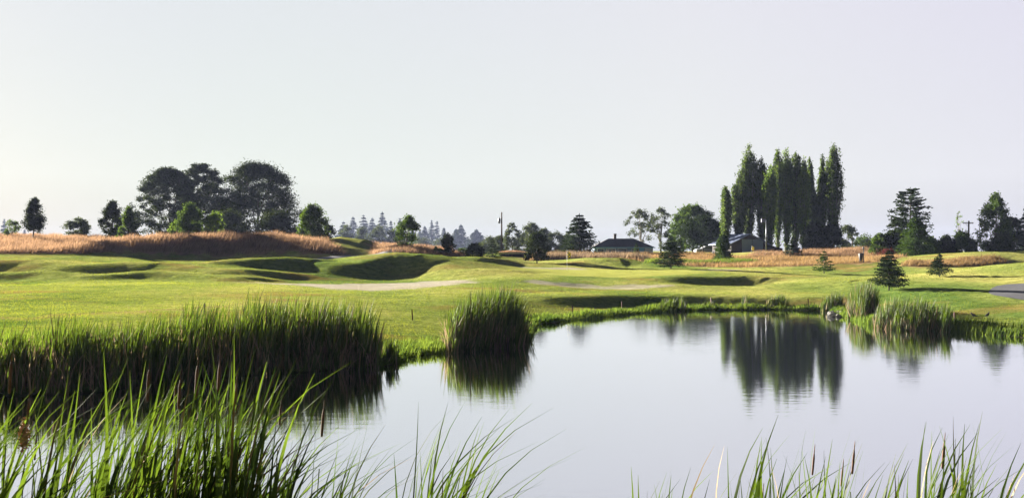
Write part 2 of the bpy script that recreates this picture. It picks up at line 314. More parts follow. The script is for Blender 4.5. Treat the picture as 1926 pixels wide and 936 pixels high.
# ground material
def ground_material():
    m, n, o = mat('ground_turf'); L = n.links.new
    p = n.nodes.new('ShaderNodeBsdfPrincipled'); p.inputs['Roughness'].default_value = .95; p.inputs['Specular IOR Level'].default_value = 0
    g = n.nodes.new('ShaderNodeNewGeometry')
    def noise(sc, det=5, stretch=None, rough=.5):
        z = n.nodes.new('ShaderNodeTexNoise'); z.inputs['Scale'].default_value = sc; z.inputs['Detail'].default_value = det; z.inputs['Roughness'].default_value = rough
        if stretch:
            mp = n.nodes.new('ShaderNodeMapping'); mp.inputs['Scale'].default_value = stretch; L(g.outputs['Position'], mp.inputs['Vector']); L(mp.outputs[0], z.inputs['Vector'])
        else: L(g.outputs['Position'], z.inputs['Vector'])
        return z
    def rmp(src, els):
        r = n.nodes.new('ShaderNodeValToRGB'); r.color_ramp.elements[0].position = els[0][0]; r.color_ramp.elements[0].color = (*els[0][1], 1)
        r.color_ramp.elements[1].position = els[-1][0]; r.color_ramp.elements[1].color = (*els[-1][1], 1)
        for a, c in els[1:-1]: e = r.color_ramp.elements.new(a); e.color = (*c, 1)
        L(src, r.inputs[0]); return r.outputs[0]
    def mix(f, a, b, mode='MIX'):
        k = n.nodes.new('ShaderNodeMix'); k.data_type = 'RGBA'; k.blend_type = mode
        if isinstance(f, float): k.inputs[0].default_value = f
        else: L(f, k.inputs[0])
        for s_, v in ((6, a), (7, b)):
            if isinstance(v, tuple): k.inputs[s_].default_value = (*v, 1)
            else: L(v, k.inputs[s_])
        return k.outputs[2]
    def at(nm):
        a = n.nodes.new('ShaderNodeAttribute'); a.attribute_name = nm; return a.outputs['Fac']
    turf = rmp(noise(.09, 6, (1, .6, 1)).outputs[0], [(.36, (.095, .155, .035)), (.5, (.225, .26, .065)), (.63, (.35, .335, .10))])
    fine = rmp(noise(2.2, 6, (1, 1, 1), .7).outputs[0], [(.3, (.45, .5, .4)), (.5, (1, 1, 1)), (.72, (1.35, 1.3, 1.2))])
    turf = mix(1.0, turf, fine, 'MULTIPLY')
    strk = rmp(noise(1.0, 7, (.12, 1.1, 1), .65).outputs[0], [(.3, (.62, .66, .6)), (.5, (1, 1, 1)), (.7, (1.3, 1.26, 1.3))])
    turf = mix(.8, turf, strk, 'MULTIPLY')
    dry = rmp(noise(.22, 5, (.5, 1, 1)).outputs[0], [(.55, (0, 0, 0)), (.7, (1, 1, 1))])
    turf = mix(dry, turf, (.26, .18, .06))
    put = rmp(noise(.5, 3).outputs[0], [(.3, (.29, .305, .07)), (.7, (.35, .355, .09))])
    c = mix(at('putting'), turf, put)
    ro = rmp(noise(.5, 6, None, .6).outputs[0], [(.3, (.15, .12, .05)), (.5, (.30, .19, .10)), (.7, (.38, .25, .15))])
    c = mix(at('rough'), c, ro)
    sd = rmp(noise(.8, 6, (.5, 1.6, 1), .6).outputs[0], [(.3, (.29, .25, .20)), (.7, (.46, .41, .34))])
    c = mix(at('sand'), c, sd)
    sp = n.nodes.new('ShaderNodeSeparateXYZ'); L(g.outputs['Position'], sp.inputs[0])
    mr = n.nodes.new('ShaderNodeMapRange'); mr.inputs[1].default_value = .12; mr.inputs[2].default_value = -.02; L(sp.outputs['Z'], mr.inputs[0])
    c = mix(mr.outputs[0], c, (.045, .035, .025))
    L(c, p.inputs['Base Color'])
    b = n.nodes.new('ShaderNodeBump'); b.inputs['Strength'].default_value = 1; b.inputs['Distance'].default_value = .5
    L(noise(1.2, 10, (.8, 1.3, 1), .72).outputs[0], b.inputs['Height']); L(b.outputs[0], p.inputs['Normal'])
    L(p.outputs[0], o.inputs[0]); return m
ground = mk('ground', np.stack([xf, yf, ZZ.ravel()], -1), [GF], ground_material(), smooth=True)
for k_, v_ in att.items():
    a_ = ground.data.attributes.new(k_, 'FLOAT', 'POINT'); a_.data.foreach_set('value', v_.astype(np.float32))
tag(ground, kind='structure')
# water
def water_material():
    m, n, o = mat('pond_water'); L = n.links.new
    g = n.nodes.new('ShaderNodeNewGeometry')
    mp = n.nodes.new('ShaderNodeMapping'); mp.inputs['Scale'].default_value = (.6, 1.6, 1); L(g.outputs['Position'], mp.inputs['Vector'])
    z = n.nodes.new('ShaderNodeTexNoise'); z.inputs['Scale'].default_value = 2.2; z.inputs['Detail'].default_value = 4; L(mp.outputs[0], z.inputs['Vector'])
    b = n.nodes.new('ShaderNodeBump'); b.inputs['Strength'].default_value = 1; b.inputs['Distance'].default_value = .0045; L(z.outputs[0], b.inputs['Height'])
    z2 = n.nodes.new('ShaderNodeTexNoise'); z2.inputs['Scale'].default_value = .10; z2.inputs['Detail'].default_value = 3; mp2 = n.nodes.new('ShaderNodeMapping'); mp2.inputs['Scale'].default_value = (.5, 1.5, 1); L(g.outputs['Position'], mp2.inputs['Vector']); L(mp2.outputs[0], z2.inputs['Vector'])
    wr = n.nodes.new('ShaderNodeMapRange'); wr.inputs[1].default_value = .42; wr.inputs[2].default_value = .62; wr.inputs[3].default_value = .45; wr.inputs[4].default_value = 1.0; L(z2.outputs[0], wr.inputs[0]); L(wr.outputs[0], b.inputs['Strength'])
    gl = n.nodes.new('ShaderNodeBsdfGlossy'); gl.inputs['Roughness'].default_value = .045; gl.inputs[0].default_value = (.96, .965, 1, 1)
    d = n.nodes.new('ShaderNodeBsdfDiffuse'); d.inputs[0].default_value = (.012, .016, .012, 1)
    fr = n.nodes.new('ShaderNodeFresnel'); fr.inputs['IOR'].default_value = 1.33
    mr = n.nodes.new('ShaderNodeMapRange'); mr.inputs[1].default_value = .05; mr.inputs[2].default_value = .55; mr.inputs[3].default_value = .72; mr.inputs[4].default_value = .97; L(fr.outputs[0], mr.inputs[0])
    mx = n.nodes.new('ShaderNodeMixShader'); L(mr.outputs[0], mx.inputs[0]); L(d.outputs[0], mx.inputs[1]); L(gl.outputs[0], mx.inputs[2])
    L(b.outputs[0], gl.inputs['Normal']); L(mx.outputs[0], o.inputs[0]); return m
wv = np.array([(x, y, 0) for x, y in ((-40, 4), (60, 4), (60, 74), (-40, 74))], float)
water = mk('pond_water', wv, [np.array([[0, 1, 2, 3]])], water_material()); tag(water, kind='structure')
# asphalt paths draped on the land
def path(name, cl, wd, m, z=.02):
    cl = np.array(cl, float); s = np.r_[0, np.cumsum(np.hypot(*np.diff(cl, axis=0).T))]
    t = np.arange(0, s[-1], .35); x = np.interp(t, s, cl[:, 0]); y = np.interp(t, s, cl[:, 1])
    for _ in range(12):
        x[1:-1] = (x[:-2] + x[1:-1] * 2 + x[2:]) / 4; y[1:-1] = (y[:-2] + y[1:-1] * 2 + y[2:]) / 4
    tx, ty = np.gradient(x), np.gradient(y); l = np.hypot(tx, ty); nx, ny = -ty / l, tx / l
    q = np.linspace(-wd / 2, wd / 2, 9)
    X = x[:, None] + nx[:, None] * q; Y = y[:, None] + ny[:, None] * q
    Z = height(X.ravel(), Y.ravel()) + z
    n_, k_ = X.shape; i = (np.arange(n_ - 1)[:, None] * k_ + np.arange(k_ - 1)[None]).ravel()
    o = mk(name, np.stack([X.ravel(), Y.ravel(), Z], -1), [np.stack([i, i + 1, i + k_ + 1, i + k_], -1)], m, smooth=True)
    return tag(o, kind='structure')
M['asphalt'] = plain('asphalt', (.035, .035, .045), .9, .25, 3, 0, .3)
M['path_pale'] = plain('path_pale', (.22, .21, .21), .9, .2, 2)
path('cart_path', [(PX(2500, 60), 52), (PX(2150, 60), 57.5), (PX(1965, 64), 60.5), (PX(1900, 66), 65.2), (PX(1925, 70), 70), (PX(2050, 74), 73.5), (PX(2400, 80), 77)], 3.6, M['asphalt'], .03)
path('path', [(PX(470, 109), 109), (PX(540, 111), 110.5), (PX(640, 113), 112.3), (PX(720, 114), 116), (PX(760, 120), 124)], 2.2, M['path_pale'], .06)
# ------------------------------------------------------------------ grasses
def blades(P0, h, wd, lean, bend, rg, seg=4, dirs=None, twist=.0, tipw=.06, pw=2.4):
    """ribbon leaves. P0 (n,3), h,wd (n,), lean (n,2) initial slope, bend (n,2) tip offset as a fraction of h"""
    n = len(P0); t = np.linspace(0, 1, seg + 1)
    X = P0[:, None, 0] + h[:, None] * (lean[:, 0:1] * t + bend[:, 0:1] * t ** pw)
    Y = P0[:, None, 1] + h[:, None] * (lean[:, 1:2] * t + bend[:, 1:2] * t ** pw)
    k = np.hypot(bend[:, 0], bend[:, 1])
    Z = P0[:, None, 2] + h[:, None] * (t - .45 * (k[:, None] ** 1.3) * t ** 3)
    a = rg.uniform(0, math.pi, n) if dirs is None else dirs
    aa = a[:, None] + twist * t * rg.normal(0, 1, n)[:, None]
    wt = wd[:, None] * (.75 + .5 * np.sin(t * 2.6)) * (1 - t ** 3.5 * (1 - tipw)) / 2
    ox, oy = np.cos(aa) * wt, np.sin(aa) * wt
    V = np.stack([np.stack([X - ox, Y - oy, Z], -1), np.stack([X + ox, Y + oy, Z], -1)], 2).reshape(n, -1, 3)
    b = (np.arange(n) * (seg + 1) * 2)[:, None]; s_ = np.arange(seg)[None] * 2
    q = np.stack([b + s_, b + s_ + 1, b + s_ + 3, b + s_ + 2], -1).reshape(-1, 4)
    return V.reshape(-1, 3), q
def tri_blades(P0, h, wd, lean, rg):
    n = len(P0); a = rg.uniform(0, math.pi, n); ox, oy = np.cos(a) * wd / 2, np.sin(a) * wd / 2
    V = np.stack([P0 - np.stack([ox, oy, np.zeros(n)], -1), P0 + np.stack([ox, oy, np.zeros(n)], -1), P0 + np.stack([lean[:, 0] * h, lean[:, 1] * h, h], -1)], 1)
    return V.reshape(-1, 3), np.arange(n * 3).reshape(n, 3)
def scatter_poly(pl, n, rg, dmin=0):
    lo, hi = pl.min(0), pl.max(0); x = rg.uniform(lo[0], hi[0], n * 4); y = rg.uniform(lo[1], hi[1], n * 4)
    k = inpoly(x, y, pl); x, y = x[k][:n], y[k][:n]; return x, y
# tall fescue
def fescue(name, pl, n, m, h=.75, wd=.06, wob_=.8):
    x, y = scatter_poly(pl, n, rng)
    d = sdist(x, y, pl); k = d < -rng.uniform(0, 1.2, len(x)); x, y = x[k], y[k]
    z = height(x, y); hh = h * rng.uniform(.5, 1.15, len(x)) * (.8 + .35 * wob(x, y, .9, 2))
    ln = np.stack([rng.normal(.30, .22, len(x)) + .2 * wob(x, y, .4), rng.normal(0, .25, len(x))], -1)
    V, t = tri_blades(np.stack([x, y, z - .03], -1), hh, wd * rng.uniform(.6, 1.3, len(x)), ln, rng)
    return tag(mk(name, V, [t], m), kind='stuff')
fescue('tall_grass', FESC[0], 130000, M['fescue'], 1.0)
fescue('tall_grass', FESC[1], 16000, M['fescue'], .7)
fescue('tall_grass', FESC[2], 70000, M['fescue_gold'], .55)
fescue('tall_grass', FESC[3], 9000, M['fescue_gold'], .6)
# red-brown swathes in the right-hand rough and the tall green-gold stand behind the green
fescue('tall_grass', poly([(1400,129),(1480,126),(1560,124),(1660,118),(1690,124),(1640,136),(1560,136),(1480,134),(1410,134)]), 16000, M['fescue'], .75)
fescue('tall_grass', poly([(1000,121),(1100,121),(1150,121),(1220,118),(1225,126),(1110,131),(1000,131)]), 14000, M['dead_reed'], 1.15, .07)
fescue('weed_patch', poly([(1205,113),(1300,112),(1420,113),(1440,118),(1300,119),(1215,117)]), 9000, M['sedge'], .7, .08)
# mown turf blades: sparse tufts that catch the low sun
def turf(n, d0, d1, h, wd, m, name):
    dd = 1 / rng.uniform(1 / d1, 1 / d0, n); u = rng.uniform(-.62, .62, n); x = u * dd; y = dd
    sd = sdist(x, y, SHP); k = sd > .25
    for pl in SAND + [GREEN] + FESC: k &= ~inpoly(x, y, pl)
    k &= ~((x > PX(1850, 66)) & (y > 50) & (y < 79) & (x > 31))
    x, y = x[k], y[k]; z = height(x, y); n = len(x)
    ln = np.stack([rng.normal(.15, .4, n), rng.normal(0, .4, n)], -1)
    V, t = tri_blades(np.stack([x, y, z - .008], -1), h * rng.uniform(.5, 1.3, n) * (y / 60) ** .4, wd * rng.uniform(.6, 1.4, n) * (y / 60) ** .5, ln, rng)
    return tag(mk(name, V, [t], m), kind='stuff')
turf(260000, 34, 118, .055, .035, M['turf_blade'], 'turf_grass')
# sedge fringe along the waterline
def fringe(seq, n, h, depth, m, wd=.03, off=-.25, name='shore_sedge', lush=None):
    pl = np.array([(PX(a, d), d) for a, d in seq]); s = np.r_[0, np.cumsum(np.hypot(*np.diff(pl, axis=0).T))]
    t = rng.uniform(0, s[-1], n); x = np.interp(t, s, pl[:, 0]); y = np.interp(t, s, pl[:, 1])
    i = np.clip(np.searchsorted(s, t) - 1, 0, len(pl) - 2); dx, dy = (pl[i + 1] - pl[i]).T; l = np.hypot(dx, dy)
    q = off + depth * rng.uniform(0, 1, n) ** 1.3
    x = x - dy / l * q; y = y + dx / l * q
    z = np.maximum(height(x, y), -.15); hh = h * rng.uniform(.5, 1.2, n) * (.75 + .5 * wob(x, y, .7, 3))
    V, q4 = blades(np.stack([x, y, z], -1), np.maximum(hh, .08), wd * rng.uniform(.6, 1.3, n), rng.normal(0, .12, (n, 2)) + np.array([.06, 0]), np.abs(rng.normal(.12, .12, (n, 2))) * np.array([1, .3]), rng, 3)
    return tag(mk(name, V, [q4], m), kind='stuff')
fringe([(985,43.5),(1003,53),(1070,56),(1140,59.5),(1200,62.7),(1300,65.5),(1450,66.7),(1560,65)], 9000, .42, 1.6, M['sedge'], .035)
fringe([(1560,65),(1592,59),(1640,53),(1780,48.7),(1926,45.4),(2200,40)], 12000, .55, 2.4, M['sedge'], .03)
fringe([(700,33.4),(780,37.4),(830,38.5),(870,40)], 2600, .42, 2.2, M['sedge'], .022)
fringe([(-350,27),(0,27.4),(150,28),(300,31),(520,33.5),(710,36)], 6000, .5, 5.5, M['sedge'], .022, 1.5)
# ------------------------------------------------------------------ cattail clumps
def cat_clump(label, cells, n, h, wd, m, ndead=0, heads=(), lean=(.03, 0), bend=(.10, .02), spread=.08, seg=5, name='cattail_clump', group=None, dome=None, zb=None, twist=.6, pw=2.4, gaps=0, hv=.62):
    """cells: polygon (world xy) of the roots"""
    cells = np.array(cells, float); c = cells.mean(0); rz = hz_(*c) if zb is None else zb
    root = thing(name, label, 'cattails', (c[0], c[1], rz), group)
    x, y = scatter_poly(cells, n, rng); n = len(x)
    # shoots grow in fans: leaves share a root
    ns = max(4, n // 6); idx = rng.integers(0, ns, n); x = x[idx] + rng.normal(0, .035, n); y = y[idx] + rng.normal(0, .035, n)
    if gaps:
        kk = wob(x, y, 1.1, 9) + .6 * wob(x, y, 3.1, 4) > -gaps + rng.normal(0, .25, n) * 1.0; x, y = x[kk], y[kk]; n = len(x)
    z = np.maximum(height(x, y), -.25) if zb is None else np.full(n, zb) + height(x, y) - height(np.array([c[0]]), np.array([c[1]]))
    hh = h * (1.06 - hv * rng.beta(1.3, 2.4, n))
    if dome is not None:
        d = -sdist(x, y, cells); kk = rng.uniform(0, 1, n) < .22 + .78 * sm(0, .55 * d.max(), d); hh = hh * np.where(kk, 1, .55); hh *= dome + (1 - dome) * np.clip(d / max(.3, d.max() * .7), 0, 1)
    hh = hh * (1 + .17 * wob(x, y, 1.3, 6) + .07 * wob(x, y, 4, 2))
    if "broad dense" in label: hh *= .80 + .20 * sm(-12.5, -9.5, x)
    ln = rng.normal(0, spread, (n, 2)) + np.array(lean); bd = np.abs(rng.normal(0, 1, (n, 1))) * np.array(bend) + rng.normal(0, .05, (n, 2))
    V, q = blades(np.stack([x - c[0], y - c[1], z - rz], -1), hh, wd * rng.uniform(.6, 1.35, n), ln, bd, rng, seg, twist=twist, pw=pw)
    mk('leaves', V, [q], m, root)
    if ndead:
        x, y = scatter_poly(cells, ndead, rng); nd = len(x); z = np.maximum(height(x, y), -.25)
        V, q = blades(np.stack([x - c[0], y - c[1], z - rz], -1), h * rng.uniform(.2, .62, nd), wd * rng.uniform(.5, 1.0, nd), rng.normal(0, .14, (nd, 2)), rng.normal(0, .15, (nd, 2)), rng, 4)
        mk('dead_leaves', V, [q], M['dead_reed'], root)
    for (hx, hy, hzt, ln_, sc) in heads:      # brown spikes: world x, y, top height
        b0 = hz_(hx, hy) if zb is None else hz_(hx, hy); mb = MB()
        p0 = np.array([hx - c[0] - .04, hy - c[1], b0 - rz]); p1 = np.array([hx - c[0] + ln_, hy - c[1], hzt - rz])
        pt = lambda t: p0 + (p1 - p0) * t
        mb.tube([pt(0), pt(.5), pt(1 - .24 * sc)], [.006, .005, .004], 5)
        mb.build('stem', m, root)
        L_ = np.linalg.norm(p1 - p0); a = 1 - (.20 * sc + .07) / L_; mb = MB()
        mb.tube([pt(a - .003), pt(a), pt(a + .02), pt(1 - .07 / L_ - .02), pt(1 - .07 / L_)], np.array([.003, .009, .0105, .0105, .005]) * min(1.3, sc), 8)
        mb.tube([pt(1 - .075 / L_), pt(1 - .02 / L_), pt(1)], [.004, .003, .001], 5)
        mb.build('seed_head', M['seed'], root, True)
    return root
def wp(seq): return [(PX(a, d), d) for a, d in seq]
cat_clump('broad dense cattail stand along the left bank behind the foreground reeds', wp([(-300,26.4),(0,27),(150,27.2),(300,29.5),(520,31.6),(712,33.0),(716,35.5),(640,36.8),(500,35.5),(360,33.6),(200,31),(60,29.5),(-300,29)]), 5600, 2.3, .034, M['cattail'], 3000, gaps=.6, bend=(.09, .02), lean=(.015, 0), dome=.86)
cat_clump('isolated rounded cattail clump at the grassy point mid pond', wp([(838,38.0),(900,39.4),(975,40.6),(992,42.2),(985,44),(930,44.2),(870,42.5),(835,40.5)]), 2700, 2.55, .036, M['cattail'], 1000, gaps=.7, bend=(.12, .02), lean=(.01, 0), dome=.72)
cat_clump('small spreading cattail tuft beside the mid pond clump, on its right tip', wp([(985,41.8),(1003,42.2),(1003,43),(985,43)]), 70, 1.0, .022, M['cattail'], 0, spread=.25)
cat_clump('domed pale green cattail clump beside the rocks on the far right shore', wp([(1593,57.5),(1618,55.5),(1648,56),(1650,60),(1620,61.5),(1592,61)]), 2400, 2.05, .03, M['cattail'], 500, dome=.65)
cat_clump('long low cattail clump standing in the water at the right shore', wp([(1640,50.6),(1700,49.2),(1768,48.8),(1768,50.8),(1700,52),(1645,53)]), 1700, 1.62, .03, M['cattail'], 500, dome=.85)
cat_clump('narrow cattail tuft just left of the red stake on the right shore', wp([(1766,48.2),(1785,48),(1785,49.4),(1766,49.4)]), 260, 1.5, .028, M['cattail'], 20, dome=.8)
for lb, a, b, d, n, h in (('loose tall reeds on the far shore, leftmost of the far tufts', 1238, 1290, 65, 330, 1.05), ('thin reed tuft on the middle of the far shore', 1393, 1409, 67.5, 70, 1.0), ('dark broad reed tuft right of the middle of the far shore', 1440, 1483, 67.5, 360, 1.0),
                     ('tall reeds standing just left of the shore rocks', 1543, 1588, 64.5, 600, 1.35), ('sparse waterside cattail tuft between the left stand and the mid pond clump', 722, 748, 34.6, 110, 1.05), ('low reed tuft on the far shore between two dark red stakes', 1320, 1345, 67, 130, .6)):
    cat_clump(lb, wp([(a, d - .5), (b, d - .5), (b, d + .9), (a, d + .9)]), n, h, .03, M['cattail'], n // 8, dome=.7)
# foreground reeds on the near bank (wind pushes them to the right)
def H3(px, py, D): return (PX(px, D), D, PZ(py, D))
def heads(lst):
    return [(PX(px, D) - .08, D, PZ(py, D), .12, sc) for px, py, D, sc in lst]
near = dict(m=M['cattail_near'], seg=10, twist=.9, pw=4.2, hv=.55)
cat_clump('leaning cattail clump at the left edge of the foreground', wp([(-160,6.4),(60,6.4),(70,7.6),(-160,7.6)]), 150, 2.35, .027, ndead=30, lean=(.08, 0), bend=(.28, .02), spread=.08, heads=heads([(12,655,7.0,1.1),(46,725,7.2,.9)]), **near)
cat_clump('thin curving cattail leaves between the left edge clump and the dense one', wp([(60,6.6),(200,6.6),(200,7.8),(60,7.8)]), 90, 2.0, .019, ndead=14, lean=(.10, 0), bend=(.28, .02), spread=.09, heads=heads([(60,800,7.4,.8)]), **near)
cat_clump('tallest and densest cattail clump in the left foreground', wp([(170,6.6),(500,6.6),(500,8.2),(170,8.2)]), 500, 2.2, .027, ndead=50, lean=(.045, 0), bend=(.15, .02), spread=.05,
          heads=heads([(272,672,7.6,1.2),(363,664,7.4,1.2),(405,660,7.8,1.1),(436,698,7.6,.9),(330,690,7.0,1.0),(322,700,7.9,.8),(520,735,7.5,.8)]), **near)
cat_clump('loose knee-bent cattail leaves right of the dense foreground clump', wp([(510,6.8),(640,6.8),(640,7.8),(510,7.8)]), 90, 2.05, .018, ndead=12, lean=(.08, 0), bend=(.28, .02), spread=.10, heads=heads([(600,745,7.3,1.0)]), **near)
cat_clump('wind-bent sparse cattail clump at the bottom centre', wp([(740,6.9),(850,6.9),(850,7.8),(740,7.8)]), 80, 2.08, .019, ndead=3, lean=(.06, 0), bend=(.28, .03), spread=.07, **near)
cat_clump('few short reed tips at the bottom edge right of centre', wp([(1165,7),(1290,7),(1290,7.8),(1165,7.8)]), 40, 1.58, .020, lean=(.02, 0), bend=(.10, .02), spread=.10, **near)
cat_clump('upright sparse cattail clump at the bottom right, nearer the middle', wp([(1375,6.9),(1610,6.9),(1610,7.9),(1375,7.9)]), 115, 1.90, .023, ndead=4, lean=(.02, 0), bend=(.10, .02), spread=.07, heads=heads([(1427,900,7.4,.7),(1523,828,7.4,.8),(1598,822,7.2,.85),(1577,855,7.5,.7)]), **near)
cat_clump('upright sparse cattail clump nearest the right edge of the foreground', wp([(1650,6.9),(1850,6.9),(1850,7.9),(1650,7.9)]), 120, 1.94, .021, ndead=4, lean=(.02, 0), bend=(.14, .02), spread=.08, heads=heads([(1768,806,7.4,1.0)]), **near)
# ------------------------------------------------------------------ trees
def quads(Pc, s, rg, asp=.55, updir=None, flat=0.):
    """leaf-shaped faces at Pc"""
    n = len(Pc); s = np.broadcast_to(s, (n,))
    a = rg.normal(0, 1, (n, 3)) if updir is None else updir + rg.normal(0, .35, (n, 3)); a /= np.linalg.norm(a, axis=1)[:, None] + 1e-9
    b = rg.normal(0, 1, (n, 3)); b[:, 2] *= 1 - flat; b = np.cross(a, b); b /= np.linalg.norm(b, axis=1)[:, None] + 1e-9
    a = a * (s / 2)[:, None]; b = b * (s * asp / 2)[:, None]
    V = np.stack([Pc - a, Pc + b - a * .1, Pc + a, Pc - b - a * .1], 1).reshape(-1, 3)
    return V, np.arange(n * 4).reshape(n, 4)
def curve(p0, p1, sag, k=4):
    t = np.linspace(0, 1, k)[:, None]; p0 = np.array(p0, float); p1 = np.array(p1, float)
    return p0 + (p1 - p0) * t + np.array([0, 0, 1.]) * (sag * np.sin(t * math.pi))
def decid(px, D, ytop, wpx, label, m, leaf=.3, ncl=50, nl=90, prof='round', cl=.16, flat=.6, trunk=.18, bark='bark', group=None, name='broadleaf_tree', ybase=None, bare=0., lean=.0, seed=None, cat='tree', dy=None):
    rg = np.random.default_rng(seed if seed is not None else int(px * 7 + D))
    x0, y0 = PX(px, D), D; z0 = hz_(x0, y0) - .05; H = PZ(ytop, D) - z0; Rr = wpx / F * D / 2
    if H < .5: H = .5
    root = thing(name, label, cat, (x0, y0, z0), group)
    # clump centres inside the crown
    t = rg.uniform(0, 1, ncl * 3) ** .85; tb = trunk; az = rg.uniform(0, 2 * math.pi, len(t))
    if prof == 'round': rad = np.sqrt(np.clip(1 - (2 * t - .95) ** 2 / 1.02, .02, 1)) 
    elif prof == 'umbrella': rad = np.clip(.62 + .9 * t - 1.35 * np.clip(t - .45, 0, 1) ** 2 * 1.9 - .1, .1, 1.05)
    elif prof == 'cone': rad = np.clip((1 - t) ** .8 * 1.1 * np.clip(.45 + t * 3, 0, 1), .06, 1)
    elif prof == 'column': rad = np.clip(np.sin(np.clip(t * .9 + .12, 0, 1) * math.pi) ** .6, .12, 1)
    elif prof == 'dome': rad = np.sqrt(np.clip(1 - t ** 2.2, .03, 1))
    lob = 1 + .16 * np.sin(az * 3 + rg.uniform(0, 6)) + .10 * np.sin(az * 5 + t * 6)
    rr = rad * lob * np.sqrt(rg.uniform(.12, 1, len(t))) ** .8
    cr = cl * Rr
    X = np.cos(az) * rr * (Rr - cr * .5); Y = np.sin(az) * rr * (Rr - cr * .5); Z = H * (tb + (1 - tb) * t) - cr * .5 * flat * t
    X = X + lean * Z
    k = rg.permutation(len(t))[:ncl]; cc = np.stack([X, Y, Z], -1)[k]
    if bare: cc = cc[rg.uniform(0, 1, len(cc)) > bare]
    # limbs
    mb = MB(); tr = max(.04, H * .018); zt = H * (tb + (1 - tb) * .62)
    mb.tube(np.array([(0, 0, -.15), (.02 * H * lean, 0, H * tb * .5), (lean * H * tb, .01 * H, H * tb), (lean * zt + .01 * H, 0, zt)]), [tr * 1.35, tr, tr * .85, tr * .25], 7)
    nm = 9; mi = rg.permutation(len(cc))[:nm]
    ends = []
    for i in mi:
        hb = H * tb + (cc[i, 2] - H * tb) * rg.uniform(0, .35); p0 = np.array([lean * hb, 0, max(hb, H * .04)])
        cv = curve(p0, cc[i], cr * .4, 5); mb.tube(cv, np.linspace(tr * .5, tr * .12, 5), 5, False); ends.append(cv[1:])
    ends = np.concatenate(ends)
    for c in cc[rg.permutation(len(cc))[:60]]:
        j = np.argmin(np.linalg.norm(ends - c, axis=1)); mb.tube(curve(ends[j], c, 0, 3), [tr * .16, tr * .1, tr * .05], 4, False)
    mb.build('trunk', M[bark], root, True)
    ctr = np.repeat(cc, nl, 0); n = len(ctr)
    sz = np.repeat(rg.uniform(.6, 1.35, len(cc)), nl)
    g = rg.normal(0, .5, (n, 3)); off = g * cr * sz[:, None] * np.array([1, 1, flat])
    if lean: off[:, 0] += lean * 1.2 * np.abs(off[:, 2])
    V, q = quads(ctr + off, leaf * rg.uniform(.6, 1.3, n), rg)
    mk('crown', V, [q], M[m], root)
    return root
def conifer(px, D, ytop, wpx, label, m='needle', wh=24, nb=9, nq=16, leaf=.22, droop=-.15, rag=.2, trunk=.08, group=None, name='conifer', prof=1.0, bare=0., open_=0., cat='tree'):
    rg = np.random.default_rng(int(px * 3 + D * 11))
    x0, y0 = PX(px, D), D; z0 = hz_(x0, y0) - .05; H = PZ(ytop, D) - z0; Rr = wpx / F * D / 2 * 1.22
    root = thing(name, label, cat, (x0, y0, z0), group)
    mb = MB(); tr = max(.035, H * .016)
    mb.tube([(0, 0, -.15), (0, 0, H * .3), (.006 * H, 0, H * .7), (0, 0, H)], [tr * 1.2, tr * .9, tr * .5, tr * .1], 7)
    C_, A_d, S = [], [], []
    for i in range(wh):
        t = (i + rg.uniform(-.4, .4)) / wh; t = min(max(t, 0), .995); zc_ = H * (trunk + (1 - trunk) * t)
        R0 = Rr * np.clip((1 - t) ** prof, 0, 1) * (.6 + .4 * min(1, t * 6 + .4)) + .02 * H * .6
        for j in range(nb):
            if rg.uniform() < bare: continue
            z = zc_ + rg.uniform(-.6, .6) * H / wh * (1 - t) * 1.5; az = rg.uniform(0, 2 * math.pi); Lb = R0 * rg.uniform(1 - rag * 1.6, 1 + rag * .6); dz = droop * Lb + rg.normal(0, .05) * Lb
            d = np.array([math.cos(az) * Lb, math.sin(az) * Lb, dz])
            if j < 4: mb.tube([(0, 0, z), d * .5 + np.array([0, 0, z + .04 * Lb]), d * .92 + np.array([0, 0, z])], [tr * .22, tr * .15, tr * .06], 4, False)
            s = rg.uniform(open_, 1, nq) ** .75; lat = rg.normal(0, .13, nq) * Lb * (1.15 - s * .8)
            p = d[None] * s[:, None]; p[:, 0] += -math.sin(az) * lat; p[:, 1] += math.cos(az) * lat; p[:, 2] += z + rg.normal(0, .025, nq) * Lb + .06 * Lb * s ** 2 - np.abs(rg.normal(0, .04, nq)) * Lb
            dn = d / (np.linalg.norm(d) + 1e-9); C_.append(p); A_d.append(np.repeat((dn + np.array([0, 0, -.12]))[None], nq, 0)); S.append(rg.uniform(.6, 1.3, nq) * leaf)
    # leader
    p = np.zeros((12, 3)); p[:, 2] = np.linspace(H * .93, H * 1.0, 12); C_.append(p); A_d.append(np.repeat(np.array([[0, 0, 1.]]), 12, 0)); S.append(np.full(12, leaf * .8))
    V, q = quads(np.concatenate(C_), np.concatenate(S), rg, .42, np.concatenate(A_d))
    mb.build('trunk', M['bark'], root, True); mk('crown', V, [q], M[m], root)
    return root
